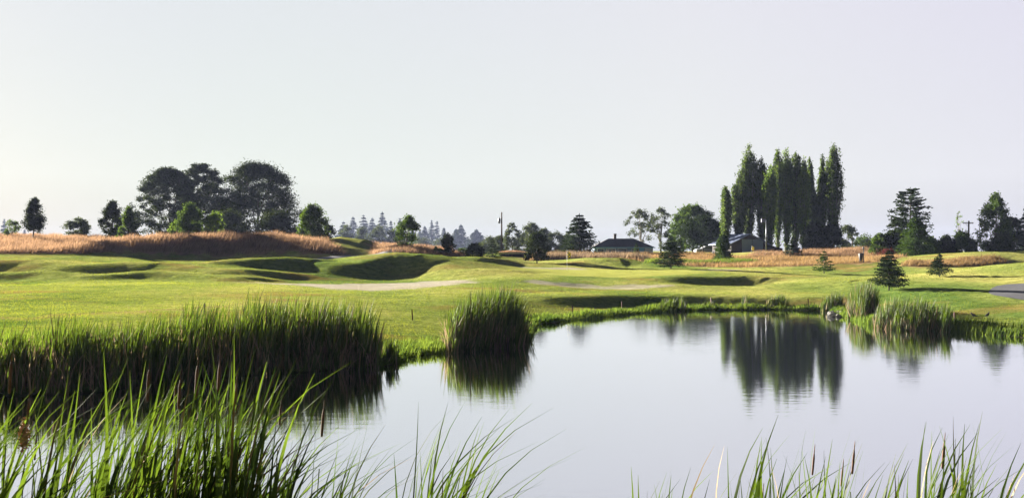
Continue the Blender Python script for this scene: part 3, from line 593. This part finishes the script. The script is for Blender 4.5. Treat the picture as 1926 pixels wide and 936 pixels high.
def poplar(px, D, ytop, wpx, label, m='leaf_poplar', ybot=None, nf=20, nl=860, leaf=.30):
    rg = np.random.default_rng(int(px * 5 + D)); x0, y0 = PX(px, D), D; z0 = hz_(x0, y0) - .05; H = PZ(ytop, D) - z0; Rr = wpx / F * D / 2 * 1.0
    root = thing('poplar_tree', label, 'poplar', (x0, y0, z0), 'row of poplars behind the barn')
    mb = MB(); tr = H * .013
    mb.tube([(0, 0, -.2), (0, 0, H * .3), (.05, 0, H * .7), (0, 0, H * .97)], [tr * 1.3, tr, tr * .5, tr * .1], 8)
    PC, U = [], []
    for f in range(nf):
        az = rg.uniform(0, 2 * math.pi); r = Rr * math.sqrt(rg.uniform(.05, 1)) * .85 if f else .05
        h0 = H * rg.uniform(.03, .28); h1 = H * (.99 if f == 0 else rg.uniform(.90, 1.0) - .26 * (r / Rr) ** 2)
        if f == 0: h0 = H * .35
        t = np.linspace(0, 1, 6)[:, None]; bow = np.sin(np.clip(t, 0, 1) * math.pi * .62)
        pts = np.concatenate([math.cos(az) * r * bow, math.sin(az) * r * bow, h0 + (h1 - h0) * t], 1)
        mb.tube(pts, np.linspace(tr * .5, tr * .08, 6), 5, False)
        n = int(nl * (h1 - h0) / H * 1.5); s = rg.uniform(.03, 1, n); c = np.stack([np.interp(s, t[:, 0], pts[:, k]) for k in range(3)], -1)
        # pulses of tufts along the branch
        pul = .75 + .35 * np.sin(s * 26 + rg.uniform(0, 6)) ; rad = (.36 + .34 * np.sin(s * math.pi * .9 + .12) ** .7) * pul * (Rr / 1.9) ** .5
        g = rg.normal(0, .55, (n, 3)); g[:, 2] *= 1.6; PC.append(c + g * rad[:, None]); U.append(np.repeat([[0, 0, .5]], n, 0))
    PC = np.concatenate(PC); U = np.concatenate(U)
    mb.build('trunk', M['bark_pale'], root, True)
    V, q = quads(PC, leaf * rg.uniform(.55, 1.2, len(PC)), rg, .6, None); mk('crown', V, [q], M[m], root)
    return root
# --- left group
decid(22, 140, 405, 30, 'sparse young tree near the left edge, left of the lollipop tree', 'leaf_mid', .22, 18, 60, 'column', .35, .8, .22, lean=.05, seed=3)
decid(62, 132, 367, 47, 'lone dark tree with bare lower trunk on the left rough', 'leaf_dark', .22, 110, 90, 'cone', .26, .9, .26, lean=.04)
decid(146, 150, 403, 50, 'small grey-green round tree alone on the left skyline', 'leaf_grey', .26, 60, 80, 'dome', .22, .8, .06)
decid(211, 137, 373, 42, 'tall dark narrow tree left of the big spreading trees', 'leaf_dark', .24, 90, 90, 'column', .28, .9, .10, seed=19)
decid(241, 132, 384, 50, 'bright green feathery tree in front of the spreading trees, leftmost', 'leaf_mid', .24, 80, 90, 'cone', .24, .9, .06, lean=.04)
for px, D, yt, w_, lb, sd in ((318, 196, 311, 150, 'wide spreading grey-green tree, left one of three on the skyline', 1), (376, 202, 303, 128, 'tall spreading tree, middle one of three on the left skyline', 2), (484, 192, 302, 194, 'widest spreading tree, right one of three on the left skyline', 5)):
    decid(px, D, yt, w_, lb, 'leaf_dark', .33, int(w_ * 2.3), 130, 'dome', .125, .55, .12, seed=sd, name='spreading_tree', group='big spreading trees on the left skyline')
decid(430, 165, 390, 90, 'low dense dark thicket under the big spreading trees, left part', 'leaf_dark', .36, 70, 110, 'dome', .3, .8, .03, name='thicket', cat='bushes')
decid(520, 165, 393, 96, 'low dense dark thicket under the big spreading trees, right part', 'leaf_dark', .36, 70, 110, 'dome', .3, .8, .03, name='thicket', cat='bushes')
decid(357, 132, 377, 50, 'dark upright young tree on the tawny hill before the big trees', 'leaf_mid', .24, 110, 95, 'column', .28, .9, .06)
decid(330, 131, 408, 30, 'small pale green bush tucked left of the dark upright young tree', 'leaf_light', .22, 24, 60, 'round', .3, .9, .05)
decid(405, 131, 393, 44, 'bright green loose young tree right of the dark upright one', 'leaf_light', .24, 45, 70, 'column', .3, .9, .10)
decid(588, 135, 379, 58, 'green leafy tree at the right end of the tawny hill', 'leaf_mid', .25, 120, 95, 'column', .24, .9, .05, seed=8)
decid(617, 150, 418, 34, 'small dark rounded tree behind the green mown mound', 'leaf_dark', .28, 40, 80, 'dome', .3, .9, .04)
decid(762, 126, 401, 54, 'windswept dark tree alone above the tawny mound', 'leaf_mid', .25, 62, 90, 'column', .25, .8, .10, lean=.10, seed=21)
# --- far hazy trees
HZG = 'hazy blue conifers on the far skyline'
for i, (px, D, yt, w_, rg_) in enumerate([(646,520,410,26,.3),(664,530,401,22,.3),(684,540,398,26,.25),(700,535,403,24,.3),(719,520,392,22,.3),(735,510,409,14,.5),(752,500,404,16,.5),(775,520,408,16,.5),(790,560,428,20,.3),(799,540,419,20,.3),(812,560,408,13,.6),(822,565,410,14,.6),(835,550,422,16,.4),(858,480,424,22,.3),(867,470,416,26,.25),(896,460,425,34,.3),(8,560,405,12,.4),(28,600,420,14,.4),(46,600,426,12,.4)]):
    D = D * 2.1; w_ = w_ * 1.9; names = ['broad', 'thin-topped', 'tall', 'leaning', 'tallest', 'gappy', 'bare-topped', 'snag-like', 'low', 'pointed', 'twin-topped', 'wispy', 'ragged', 'slender', 'spire-topped', 'wide-skirted', 'faint', 'tiny', 'faintest']
    where = 'left block' if i < 8 else 'middle row right of the windswept tree' if i < 13 else 'group left of the utility pole' if i < 16 else 'far left edge behind the rough'
    conifer(px, D, yt, w_, f'{names[i]} hazy blue conifer, {where}, number {"one two three four five six seven eight".split()[i % 8]} from the left' if False else f'{names[i]} hazy blue conifer in the {where}', 'needle', 26, 12, 16, 2.1, -.12, rg_, .04, HZG, bare=.35 if rg_ > .45 else .05, name='hazy_conifer')
for i, (px, D, yt, w_) in enumerate([(652,510,418,36),(682,527,422,34),(712,493,419,44),(738,493,425,30),(755,510,432,34),(790,646,440,50),(830,680,442,44)]):
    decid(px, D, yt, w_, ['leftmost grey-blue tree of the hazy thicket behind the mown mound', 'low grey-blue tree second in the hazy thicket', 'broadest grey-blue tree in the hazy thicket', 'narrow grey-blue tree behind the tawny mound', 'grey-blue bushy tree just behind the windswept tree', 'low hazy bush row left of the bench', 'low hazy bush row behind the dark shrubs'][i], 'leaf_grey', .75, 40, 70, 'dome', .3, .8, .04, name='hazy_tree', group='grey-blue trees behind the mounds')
# --- centre
decid(841, 120, 434, 30, 'dark upright shrub left of the low bench', 'leaf_dark', .2, 60, 70, 'column', .3, .9, .04, name='shrub', cat='shrub')
decid(822, 120, 457, 20, 'small bright green bush at the foot of the dark upright shrub', 'leaf_mid', .18, 16, 50, 'dome', .35, .9, .04, name='shrub', cat='shrub')
decid(872, 121, 460, 22, 'small flat-topped bush beside the bench', 'leaf_mid', .16, 16, 50, 'umbrella', .35, .5, .25, name='shrub', cat='shrub')
decid(893, 118, 453, 40, 'black-green rounded shrub right of the bench', 'leaf_dark', .18, 80, 70, 'dome', .25, .9, .02, name='shrub', cat='shrub')
conifer(927, 121, 441, 38, 'young spruce left of the grass-roofed shelter', 'needle', 20, 8, 14, .16, -.1, .2)
for i, (px, D, yt, w_, br) in enumerate([(920,260,440,50,0),(963,230,413,36,.15),(985,240,432,40,0),(1000,235,413,46,.1),(1022,240,425,40,0),(1045,235,430,44,.1),(1068,240,434,50,0),(940,250,438,34,0)]):
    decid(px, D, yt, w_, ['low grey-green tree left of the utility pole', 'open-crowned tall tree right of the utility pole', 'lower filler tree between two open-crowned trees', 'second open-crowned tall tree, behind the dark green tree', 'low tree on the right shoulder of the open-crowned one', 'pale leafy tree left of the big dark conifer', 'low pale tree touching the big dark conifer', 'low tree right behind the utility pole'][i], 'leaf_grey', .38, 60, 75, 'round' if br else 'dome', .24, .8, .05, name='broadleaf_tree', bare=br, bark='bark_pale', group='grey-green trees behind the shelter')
decid(1010, 113, 432, 50, 'dark green dense tree beside the grass-roofed shelter', 'leaf_dark', .2, 95, 90, 'dome', .22, .7, .14, seed=4)
conifer(1090, 150, 396, 70, 'big ragged dark conifer left of the hip-roofed house', 'needle', 30, 11, 26, .36, -.06, .3, .02, prof=.62)
decid(1205, 215, 386, 58, 'airy sparse tree above the house, left of two', 'leaf_grey', .36, 60, 55, 'round', .17, .9, .14, bark='bark_pale', bare=.1, seed=9)
decid(1243, 210, 385, 56, 'airy sparse tree above the house, right of two', 'leaf_grey', .36, 60, 55, 'round', .17, .9, .12, bark='bark_pale', bare=.1, seed=13)
decid(1303, 190, 380, 98, 'large rounded tree between the house and the barn', 'leaf_mid', .36, 190, 100, 'dome', .16, .7, .08, seed=6)
decid(1322, 158, 402, 84, 'dark low-canopied tree with a bare trunk left of the barn', 'needle', .3, 170, 120, 'round', .2, .6, .30, seed=12)
conifer(1262, 104, 437, 54, 'black-green spruce with a short trunk in the tawny rough', 'needle', 24, 10, 26, .2, -.08, .25, .12, prof=.75)
conifer(1197, 124, 451, 22, 'tiny pale green cone-shaped conifer before the house', 'needle_green', 18, 9, 14, .14, .05, .1)
conifer(1360, 121, 434, 36, 'narrow conifer in front of the barn roof', 'needle_green', 32, 12, 26, .2, -.02, .15, .01, prof=.5)
conifer(1280, 140, 440, 26, 'thin dark conifer behind the black-green spruce', 'needle', 16, 8, 12, .2)
# --- poplars
for px, D, yt, w_, lb, m in ((1364,150,344,26,'short slim poplar at the left end of the row','leaf_poplar'),(1390,156,318,32,'left shoulder poplar beside the tall left one','leaf_poplar'),(1409,158,265,42,'tall dark poplar, the highest on the left of the row','leaf_poplar'),
        (1433,157,290,30,'poplar just right of the tall left one, rounded top','leaf_poplar'),(1448,153,306,28,'fourth-height poplar in front of the light pole','leaf_light'),(1463,158,273,34,'first of the central trio of poplars','leaf_poplar'),(1479,155,276,28,'middle of the central trio of poplars','leaf_light'),
        (1497,157,279,34,'last of the central trio of poplars','leaf_poplar'),(1511,152,292,24,'green poplar closing the central block on its right','leaf_light'),(1523,160,288,16,'thin see-through poplar standing in the gap','leaf_poplar'),(1531,160,350,16,'shortest thin poplar in the gap','leaf_poplar'),
        (1547,160,284,18,'slender poplar left of the tall right-hand one','leaf_poplar'),(1567,158,264,36,'tall dark poplar at the right end of the row','leaf_poplar')):
    poplar(px, D, yt, w_, lb, m)
conifer(1492, 127, 438, 36, 'dark spruce at the foot of the poplars', 'needle', 26, 10, 20, .2, -.08, .2, .02)
decid(1530, 150, 414, 52, 'dark dense bush mass under the thin poplars, left half', 'leaf_dark', .32, 70, 100, 'dome', .28, .9, .02, name='thicket', cat='bushes')
decid(1565, 150, 416, 50, 'dark dense bush mass under the tall right poplar', 'leaf_dark', .32, 70, 100, 'dome', .28, .9, .02, name='thicket', cat='bushes', seed=77)
decid(1592, 185, 418, 44, 'grey-green tree right of the poplar row', 'leaf_grey', .34, 50, 80, 'round', .24, .8, .08)
decid(1626, 230, 436, 46, 'low rounded tree farther right of the poplars', 'leaf_mid', .36, 50, 80, 'dome', .28, .8, .05)
decid(1640, 140, 447, 34, 'small dark bush at the top of the red-brown rough', 'leaf_dark', .24, 36, 70, 'dome', .3, .8, .02, name='shrub', cat='shrub')
# --- right
conifer(1550, 96, 463, 42, 'small open-branched spruce in the tawny rough', 'needle_green', 13, 8, 26, .16, .0, .3, .14, open_=.1)
conifer(1672, 72, 464, 66, 'nearest dark spruce casting a long shadow on the right lawn', 'needle', 26, 13, 34, .13, -.05, .22, .16, prof=.8)
conifer(1767, 83, 470, 46, 'smaller spruce right of the nearest one on the lawn', 'needle', 20, 9, 26, .13, .02, .28, .14)
conifer(1712, 128, 347, 74, 'tall dark pine rising over the right hedge', 'needle', 34, 9, 30, .32, .10, .45, .14, prof=.42, open_=.3, name='pine_tree')
conifer(1722, 114, 402, 64, 'dense green fir standing before the tall pine', 'needle_green', 36, 13, 26, .22, -.05, .15, .01, prof=.6)
decid(1685, 129, 404, 34, 'lower left bough mass of dark foliage beside the tall pine', 'leaf_dark', .28, 36, 60, 'umbrella', .3, .5, .5)
for i, (px, yt, w_) in enumerate([(1655,433,34),(1676,430,40),(1700,434,36),(1752,440,40),(1780,438,40),(1810,430,44),(1828,446,26)]):
    decid(px, 122, yt, w_, ['leftmost hedge shrub on the right, above the red bush', 'rounded hedge shrub between the leftmost and the fir', 'hedge shrub hidden against the fir on its left', 'hedge shrub immediately right of the fir', 'level hedge shrub in the middle of the right run', 'taller hedge shrub under the thin sapling', 'low end shrub of the hedge below the crossarm pole'][i], 'leaf_dark' if i in (1, 4) else 'leaf_mid', .24, 75, 90, 'dome', .25, .9, .01, name='hedge_shrub', cat='hedge', group='hedge row right of the poplars')
decid(1672, 117, 462, 46, 'low dark red bush under the hedge', 'leaf_red', .18, 30, 60, 'dome', .3, .6, .02, name='shrub', cat='shrub')
decid(1805, 150, 389, 22, 'thin nearly bare sapling above the right hedge', 'leaf_light', .2, 26, 14, 'column', .2, .9, .3, bark='bark_pale', name='sapling')
decid(1872, 133, 359, 66, 'tall light green tree at the right, upswept branches', 'leaf_mid', .27, 130, 80, 'column', .16, 1.3, .06, seed=31)
decid(1902, 140, 404, 66, 'broad dark tree behind the light green one at right', 'leaf_dark', .3, 80, 100, 'dome', .25, .8, .05)
decid(1886, 120, 433, 50, 'black dense round bush on the right mound', 'leaf_dark', .2, 90, 100, 'dome', .25, .9, .01, name='shrub', cat='shrub')
conifer(1930, 135, 378, 44, 'dark conifer cut by the right edge of the picture', 'needle', 22, 9, 26, .34, .05, .3)
# ------------------------------------------------------------------ buildings
def house():
    D = 190; x0, x1 = PX(1113, D), PX(1232, D); W = x1 - x0; xc = (x0 + x1) / 2; z0 = hz_(xc, D) - .1
    ez = PZ(459, D) - z0; rz_ = PZ(442, D) - z0; dp = 8.0
    r = thing('house', 'low bluish house with a dark hipped roof and small chimney', 'house', (xc, D, z0))
    mb = MB(); mb.box((0, dp / 2, ez / 2), (W - 1.0, dp, ez)); mb.build('wall', plain('house_wall', (.16, .22, .30), .8, .1, 2), r)
    h = W / 2; yf, yb = -.5, dp + .5; rx = h - 3.6
    V = [(-h, yf, ez), (h, yf, ez), (h, yb, ez), (-h, yb, ez), (-rx, dp / 2, rz_), (rx, dp / 2, rz_), (-h, yf, ez - .12), (h, yf, ez - .12), (h, yb, ez - .12), (-h, yb, ez - .12)]
    mb = MB(); mb.add(V, [(0, 1, 5, 4), (2, 3, 4, 5), (0, 6, 7, 1), (1, 7, 8, 2), (2, 8, 9, 3), (3, 9, 6, 0), (6, 9, 8, 7)], [(1, 2, 5), (3, 0, 4)])
    rf = mb.build('roof', plain('house_roof', (.035, .033, .038), .9, .3, 3), r)
    mb = MB(); mb.box((-1.2, dp / 2, rz_ + .35), (.5, .5, 1.0)); mb.box((-1.2, dp / 2, rz_ + .9), (.62, .62, .1)); mb.build('chimney', M['bark'], rf)
    mb = MB(); mb.box((0, -.53, ez - .06), (W, .06, .16)); mb.build('gutter', plain('gutter', (.25, .42, .55), .5, .05), r)
    glass = plain('window_glass', (.03, .05, .08), .15, .1)
    for x, w_ in ((-4.4, 1.2), (-2.4, 1.6), (-.2, 1.6), (2.3, 1.2)):
        f = MB(); f.box((x, -.03, ez - .75), (w_ + .16, .06, 1.1)).build('window', M['white'], r)
        MB().box((x, -.07, ez - .75), (w_, .04, .94)).build('pane', glass, f) if False else MB().box((x, -.07, ez - .75), (w_, .04, .94)).build('pane', glass, [o for o in r.children if o.name.startswith('window')][-1])
    MB().box((3.5, -.03, ez - 1.05), (.95, .06, 2.0)).build('door', plain('house_door', (.10, .30, .50), .6, .05), r)
    MB().box((4.95, -.04, ez - 1.0), (1.5, .08, 1.9)).build('garage_door', plain('garage_door', (.36, .37, .38), .6, .05), r)
house()
def barn():
    D = 148; xc = PX(1409, D); z0 = hz_(xc, D) - .3; ez = PZ(452, D) - z0; az_ = PZ(434.5, D) - z0; W = 6.0; L_ = 6.0
    r = thing('barn', 'dark wooden barn with pale metal roof and grey double doors', 'barn', (xc, D, z0), rz=R(16))
    h = W / 2; V = []
    for y in (0, L_): V += [(-h, y, 0), (h, y, 0), (h, y, ez), (0, y, az_), (-h, y, ez)]
    me = MB(); me.add(V, [(0, 5, 9, 4), (1, 2, 7, 6)], [(0, 1, 2), (0, 2, 4), (4, 2, 3), (5, 7, 6), (5, 9, 7), (9, 8, 7)])
    me.build('wall', plain('barn_wood', (.028, .02, .024), .9, .35, 5), r)
    mb = MB(); sl = (az_ - ez) / h; o_ = .45; t = .08
    for s in (-1, 1):
        q = np.array([(0, -.4, az_ + .02), (s * (h + o_), -.4, ez - sl * o_ + .02), (s * (h + o_), L_ + .4, ez - sl * o_ + .02), (0, L_ + .4, az_ + .02)])
        mb.add(np.vstack([q, q + np.array([0, 0, t])]), [(0, 1, 2, 3), (4, 5, 6, 7), (0, 1, 5, 4), (1, 2, 6, 5), (2, 3, 7, 6), (3, 0, 4, 7)])
        for k in range(0, 18):   # standing seams
            y = -.35 + k * .56; a = np.array([0, y, az_ + t + .04]); b = np.array([s * (h + o_), y, ez - sl * o_ + t + .04]); mb.tube([a, b], .022, 4)
    mb.build('roof', plain('barn_roof', (.20, .235, .36), .5, .08, 2, .3), r)
    for x in (-.35, 1.45):
        d = MB().box((x + .0, -.05, 1.15 + .1), (1.72, .08, 2.1)).build('door', plain('barn_door', (.16, .21, .25), .7, .1), r)
        MB().box((x + (.7 if x < 0 else -.7), -.11, 1.2), (.05, .05, .25)).build('handle', M['metal'], d)
    # lean-to at the right
    mb = MB(); mb.add([(h, .5, 0), (h + 3, .5, 0), (h + 3, .5, ez - .7), (h, .5, ez - .1), (h, L_ - 1, 0), (h + 3, L_ - 1, 0), (h + 3, L_ - 1, ez - .7), (h, L_ - 1, ez - .1)], [(0, 1, 2, 3), (5, 4, 7, 6), (1, 5, 6, 2), (3, 2, 6, 7)])
    mb.build('lean_to', M['black'], r)
barn()
def shelter():
    D = 128; xc = PX(963, D); W = PX(989, D) - PX(937, D); z0 = hz_(xc, D) - .2; top = PZ(465.5, D) - z0
    r = thing('earth_shelter', 'low dark wooden shelter roofed with tawny grass beside the utility pole', 'shelter', (xc, D, z0))
    mb = MB(); th = .12
    mb.box((0, 2.4, top / 2 - .2), (W - .5, .12, top - .4)); mb.box((-W / 2 + .3, 1.2, top / 2 - .2), (.12, 2.4, top - .4)); mb.box((W / 2 - .3, 1.2, top / 2 - .2), (.12, 2.4, top - .4))
    mb.build('wall', M['black'], r)
    for x in (-W / 2 + .35, 0, W / 2 - .35): MB().box((x, .05, top / 2 - .2), (.14, .14, top - .4)).build('post', M['pole'], r)
    rf = MB().box((0, 1.2, top - .3), (W, 3.0, .22)).build('roof', plain('roof_edge', (.42, .36, .2), .9, .2, 4), r)
    n = 2500; x = rng.uniform(-W / 2, W / 2, n); y = rng.uniform(-.3, 2.7, n); P0 = np.stack([x, y, np.full(n, top - .2)], -1)
    V, t = tri_blades(P0, rng.uniform(.12, .34, n) * np.clip(1.3 - np.abs(x) / W * 2, .3, 1), np.full(n, .04), rng.normal(.1, .3, (n, 2)), rng)
    mk('roof_grass', V, [t], M['fescue'], rf)
    mb = MB(); mb.tube([(-W / 2 + .9, -.05, top - .5), (-.35, -.05, .55)], .06, 6); mb.build('brace', M['metal'], r)
shelter()
def car():
    D = 160; x = PX(1331, D); z0 = hz_(x, D) + .0
    r = thing('parked_car', 'pale car parked under the dark low-canopied tree', 'car', (x, D, z0), rz=R(6))
    prof = [(-2.1, .35), (-2.15, .7), (-1.95, .88), (-1.1, .98), (-.55, 1.38), (.75, 1.42), (1.45, 1.02), (2.0, .92), (2.15, .6), (2.1, .35)]
    V = []; n = len(prof)
    for y, k in ((-.82, .94), (-.7, 1), (.7, 1), (.82, .94)): V += [(a, y, .3 + (b - .3) * k) for a, b in prof]
    q = []; 
    for s in range(3):
        for i in range(n): q.append((s * n + i, s * n + (i + 1) % n, (s + 1) * n + (i + 1) % n, (s + 1) * n + i))
    mb = MB(); mb.add(V, q)
    cap = [(0, i, i + 1) for i in range(1, n - 1)]; mb.add(V[:n], None, cap); mb.add(V[3 * n:], None, cap)
    mb.build('body', plain('car_paint', (.28, .29, .32), .3, .02), r)
    gl = plain('car_glass', (.03, .035, .04), .1, .05)
    MB().add([(-1.0, -.835, 1.0), (-.5, -.80, 1.30), (.1, -.80, 1.32), (.1, -.835, 1.0)], [(0, 1, 2, 3)]).build('window', gl, r)
    MB().add([(.18, -.835, 1.0), (.18, -.80, 1.32), (.72, -.80, 1.32), (1.3, -.835, 1.02)], [(0, 1, 2, 3)]).build('window', gl, r)
    for sx_ in (-1.3, 1.3):
        for sy in (-.78, .78):
            w_ = MB().tube([(sx_, sy - .1, .32), (sx_, sy + .1, .32)], .32, 16).build('wheel', M['black'], r)
            MB().tube([(sx_, sy - .11, .32), (sx_, sy + .11, .32)], .18, 12).build('rim', M['metal'], w_)
car()
# ------------------------------------------------------------------ poles, flags, stakes
def pole(px, D, ytop, label, kind_):
    x = PX(px, D); z0 = hz_(x, D); H = PZ(ytop, D) - z0
    r = thing('utility_pole' if kind_ != 'lamp' else 'lamp_post', label, 'pole', (x, D, z0))
    MB().tube([(0, 0, -.3), (0, 0, H * .5), (0, 0, H)], [.15, .13, .10] if kind_ != 'lamp' else [.09, .07, .06], 10).build('post', M['pole'] if kind_ != 'lamp' else M['metal'], r, True)
    if kind_ == 'transformer':
        MB().tube([(-.36, 0, H - 1.7), (-.36, 0, H - 1.65), (-.36, 0, H - .95), (-.36, 0, H - .9)], [.1, .17, .17, .1], 12).build('transformer', M['metal'], r, True)
        MB().box((-.16, 0, H - 1.25), (.24, .06, .08)).build('bracket', M['metal'], r)
        MB().tube([(-.36, 0, H - .9), (-.36, 0, H - .68)], [.04, .03], 6).build('insulator', M['white'], r)
    elif kind_ == 'cross':
        c = MB().box((-.15, -.12, H - .35), (1.5, .1, .12)).build('crossarm', M['pole'], r)
        for k in (-.8, -.4, .1, .5): MB().tube([(k, -.12, H - .29), (k, -.12, H - .12)], [.04, .03], 6).build('insulator', M['white'], c)
        MB().tube([(-.6, -.14, H - .35), (0, -.14, H - .95)], .02, 5).build('brace', M['metal'], r)
    elif kind_ == 'lamp':
        MB().tube([(0, 0, H), (-.15, -.1, H + .08), (-.45, -.2, H + .1)], .035, 6).build('arm', M['metal'], r, True)
        MB().box((-.5, -.2, H - .05), (.5, .3, .5)).build('lamp_head', plain('lamp_head', (.12, .13, .18), .5, .05), r)
pole(943.5, 150, 393, 'tall brown utility pole with a grey transformer near its top', 'transformer')
pole(1822, 140, 409, 'short utility pole with crossarm behind the right hedge', 'cross')
pole(1603, 200, 431, 'distant utility pole right of the poplars', 'cross')
pole(1441, 141, 408, 'slim grey lamp post before the poplars', 'lamp')
def flag(px, D, ytop, label, s, pat):
    x = PX(px, D); z0 = hz_(x, D); H = PZ(ytop, D) - z0
    r = thing('golf_flag', label, 'flag', (x, D, z0), 'golf pins')
    MB().tube([(0, 0, -.05), (0, 0, H)], .014, 8).build('pole', M['white'], r, True)
    nx, nz = 12, 9; mm = MB(); V = []
    for j in range(nz + 1):
        for i in range(nx + 1):
            u, v = i / nx, j / nz; V.append((u * s * .62 + .03 * math.sin(v * 5), .07 * math.sin(u * 7 + v * 2), H - v * s - .25 * u * s - .12 * s * math.sin(u * 3)))
    V = np.array(V); V2 = V + np.array([0, .004, 0]); k = nx + 1
    q = [(j * k + i, j * k + i + 1, (j + 1) * k + i + 1, (j + 1) * k + i) for j in range(nz) for i in range(nx)]
    m, n, o = mat('flag_cloth'); p = n.nodes.new('ShaderNodeBsdfPrincipled'); p.inputs['Roughness'].default_value = .8
    ck = n.nodes.new('ShaderNodeTexChecker'); tcn = n.nodes.new('ShaderNodeTexCoord'); ck.inputs['Scale'].default_value = pat
    ck.inputs[1].default_value = (.85, .62, .03, 1); ck.inputs[2].default_value = (.03, .03, .03, 1) if px < 1200 else (.8, .6, .05, 1)
    mp = n.nodes.new('ShaderNodeMapping'); mp.inputs['Scale'].default_value = (1, 0, 1); n.links.new(tcn.outputs['Object'], mp.inputs[0]); n.links.new(mp.outputs[0], ck.inputs[0])
    n.links.new(ck.outputs[0], p.inputs['Base Color']); n.links.new(p.outputs[0], o.inputs[0])
    mm.add(V, q); mm.add(V2, q); mm.build('pennant', m, r, True)
flag(1066.5, 101, 465.5, 'golf pin with a black and yellow checkered flag on the green', .62, 6)
flag(1414, 138, 456, 'distant golf pin with a small yellow flag before the barn doors', .55, 1)
# red hazard stakes: one mould, copied
st0 = MB().box((0, 0, .22), (.055, .055, .6)); st0.box((0, 0, .53), (.04, .04, .03))
st = st0.build('hazard_stake', M['stake'])
locs = [(776,588,'left of the mid pond clump'),(1795,592,'on the right lawn by the low sedge'),(385,578,'behind the dense left stand'),(1077,577,'at the left end of the far bank'),(1170,568,'on the far bank below the bunker'),(1338,560,'on the far bank beside a low reed tuft'),(1521,562,'on the far bank left of the tall reeds')]
def ground_at(px, py):
    D = np.linspace(30, 140, 2200); z = height(PX(px, D), D); r_ = HY + (CZ - z) / D * F; i = np.argmax(r_ <= py) if (r_ <= py).any() else -1
    return PX(px, D[i]), D[i], z[i]
for i, (px, py, lb) in enumerate(locs):
    o = st if i == 0 else st.copy()
    if i: COL.objects.link(o)
    o.location = ground_at(px, py + 8); o.rotation_euler = (R(2 - i), R(i - 3), .4 * i)
    tag(o, 'small dark red wooden stake ' + lb, 'stake', 'red hazard stakes around the pond')
# bench
x, y = PX(863, 123), 123.0; z = hz_(x, y)
b = thing('bench', 'low pale wooden bench between the dark shrubs', 'bench', (x, y, z))
MB().box((0, 0, .62), (1.7, .4, .08)).build('seat', plain('bench_wood', (.45, .40, .30), .8, .15), b)
for k in (-.6, .6): MB().box((k, 0, .29), (.12, .36, .58)).build('leg', M['stake'], b)
# ball washer post in the rough
x, y = PX(1622, 104), 104.0; z = hz_(x, y)
b = thing('tee_bin', 'small black bin with an upright black post in the tawny rough', 'bin', (x, y, z))
mb = MB(); mb.tube([(-.16, 0, .0), (-.16, 0, .5), (-.16, 0, .95), (-.16, 0, 1.0)], [.10, .2, .24, .2], 12); mb.build('bin', M['black'], b, True)
mb = MB(); mb.tube([(.12, 0, 0), (.12, 0, 1.45)], [.05, .045], 8); mb.tube([(.12, 0, 1.4), (.12, 0, 1.45), (.12, 0, 1.62), (.12, 0, 1.68)], [.05, .1, .1, .04], 10); mb.build('post', M['black'], b, True)
# two birds on the right lawn
def bird(px, py, label, rz):
    x, y, z = ground_at(px, py)
    prof = [(-.16, .10, .008), (-.10, .115, .022), (-.04, .13, .045), (.02, .15, .055), (.06, .18, .045), (.085, .215, .027), (.10, .235, .03), (.125, .24, .02), (.135, .238, .007), (.165, .232, .002)]
    mb = MB(); mb.tube([(a, 0, c) for a, c, _ in prof], [k for *_, k in prof], 10)
    mb.tube([(0, -.02, .12), (.01, -.02, .0), (.04, -.02, .0)], .006, 5); mb.tube([(0, .02, .12), (.01, .02, .0), (.04, .02, .0)], .006, 5)
    o = mb.build('bird', M['black'], None, True, (x, y, z)); o.rotation_euler[2] = rz; o.scale = (1.3, 1.3, 1.3); tag(o, label, 'bird', 'birds on the right lawn')
bird(1832, 593, 'small black bird on the right lawn, nearer the red stake', 2.6)
bird(1857, 592, 'small black bird on the right lawn, farther from the stake', .5)
# shore rocks
k = 0
RG = np.random.default_rng(5)
for i in range(22):
    px = RG.uniform(1561, 1592); D = 61.5 + RG.uniform(-2.4, 1.6); x, y = PX(px, D), D; s = RG.uniform(.10, .24)
    a = np.arange(8) / 8 * 2 * math.pi; V = []
    for zz, rr in ((-.5, .7), (0, 1), (.5, .85), (.8, .4)):
        for t in a: q_ = rr * RG.uniform(.8, 1.15); V.append((math.cos(t) * q_ * s, math.sin(t) * q_ * s * .8, zz * s * .8 + RG.normal(0, .05) * s))
    q = [(j * 8 + n_, j * 8 + (n_ + 1) % 8, (j + 1) * 8 + (n_ + 1) % 8, (j + 1) * 8 + n_) for j in range(3) for n_ in range(8)]
    V.append((0, 0, .85 * s)); t3 = [(24 + n_, 24 + (n_ + 1) % 8, 32) for n_ in range(8)]
    o = MB().add(V, q, t3).build('shore_rock', M['rock'], None, False, (x, y, max(hz_(x, y), 0) + s * .25))
    tag(o, 'pale rounded rock in the pile at the waterline left of the domed cattails', 'rock', 'rocks piled at the waterline')
# downy burst seed head caught in the left reeds
D = 7.0; c = np.array([PX(45, D), D, PZ(812, D)]); n = 260
V, q = quads(rng.normal(0, 1, (n, 3)) * np.array([.018, .015, .045]) , .035, rng, .5)
o = mk('seed_fluff', V, [q], plain('seed_fluff', (.35, .20, .11), .9, .3, 30), None, False, tuple(c)); tag(o, 'tan burst cattail seed fluff caught among the left foreground reeds', 'seed fluff')
# ------------------------------------------------------------------ haze
m, n, o = mat('haze_air'); pv = n.nodes.new('ShaderNodeVolumePrincipled'); pv.inputs['Density'].default_value = .00010
pv.inputs['Color'].default_value = (.55, .64, 1.0, 1); pv.inputs['Anisotropy'].default_value = 0.0
n.links.new(pv.outputs[0], o.inputs['Volume'])
hz_o = MB().box((0, 760, 19), (4200, 1800, 42)).build('haze', m); tag(hz_o, kind='stuff')
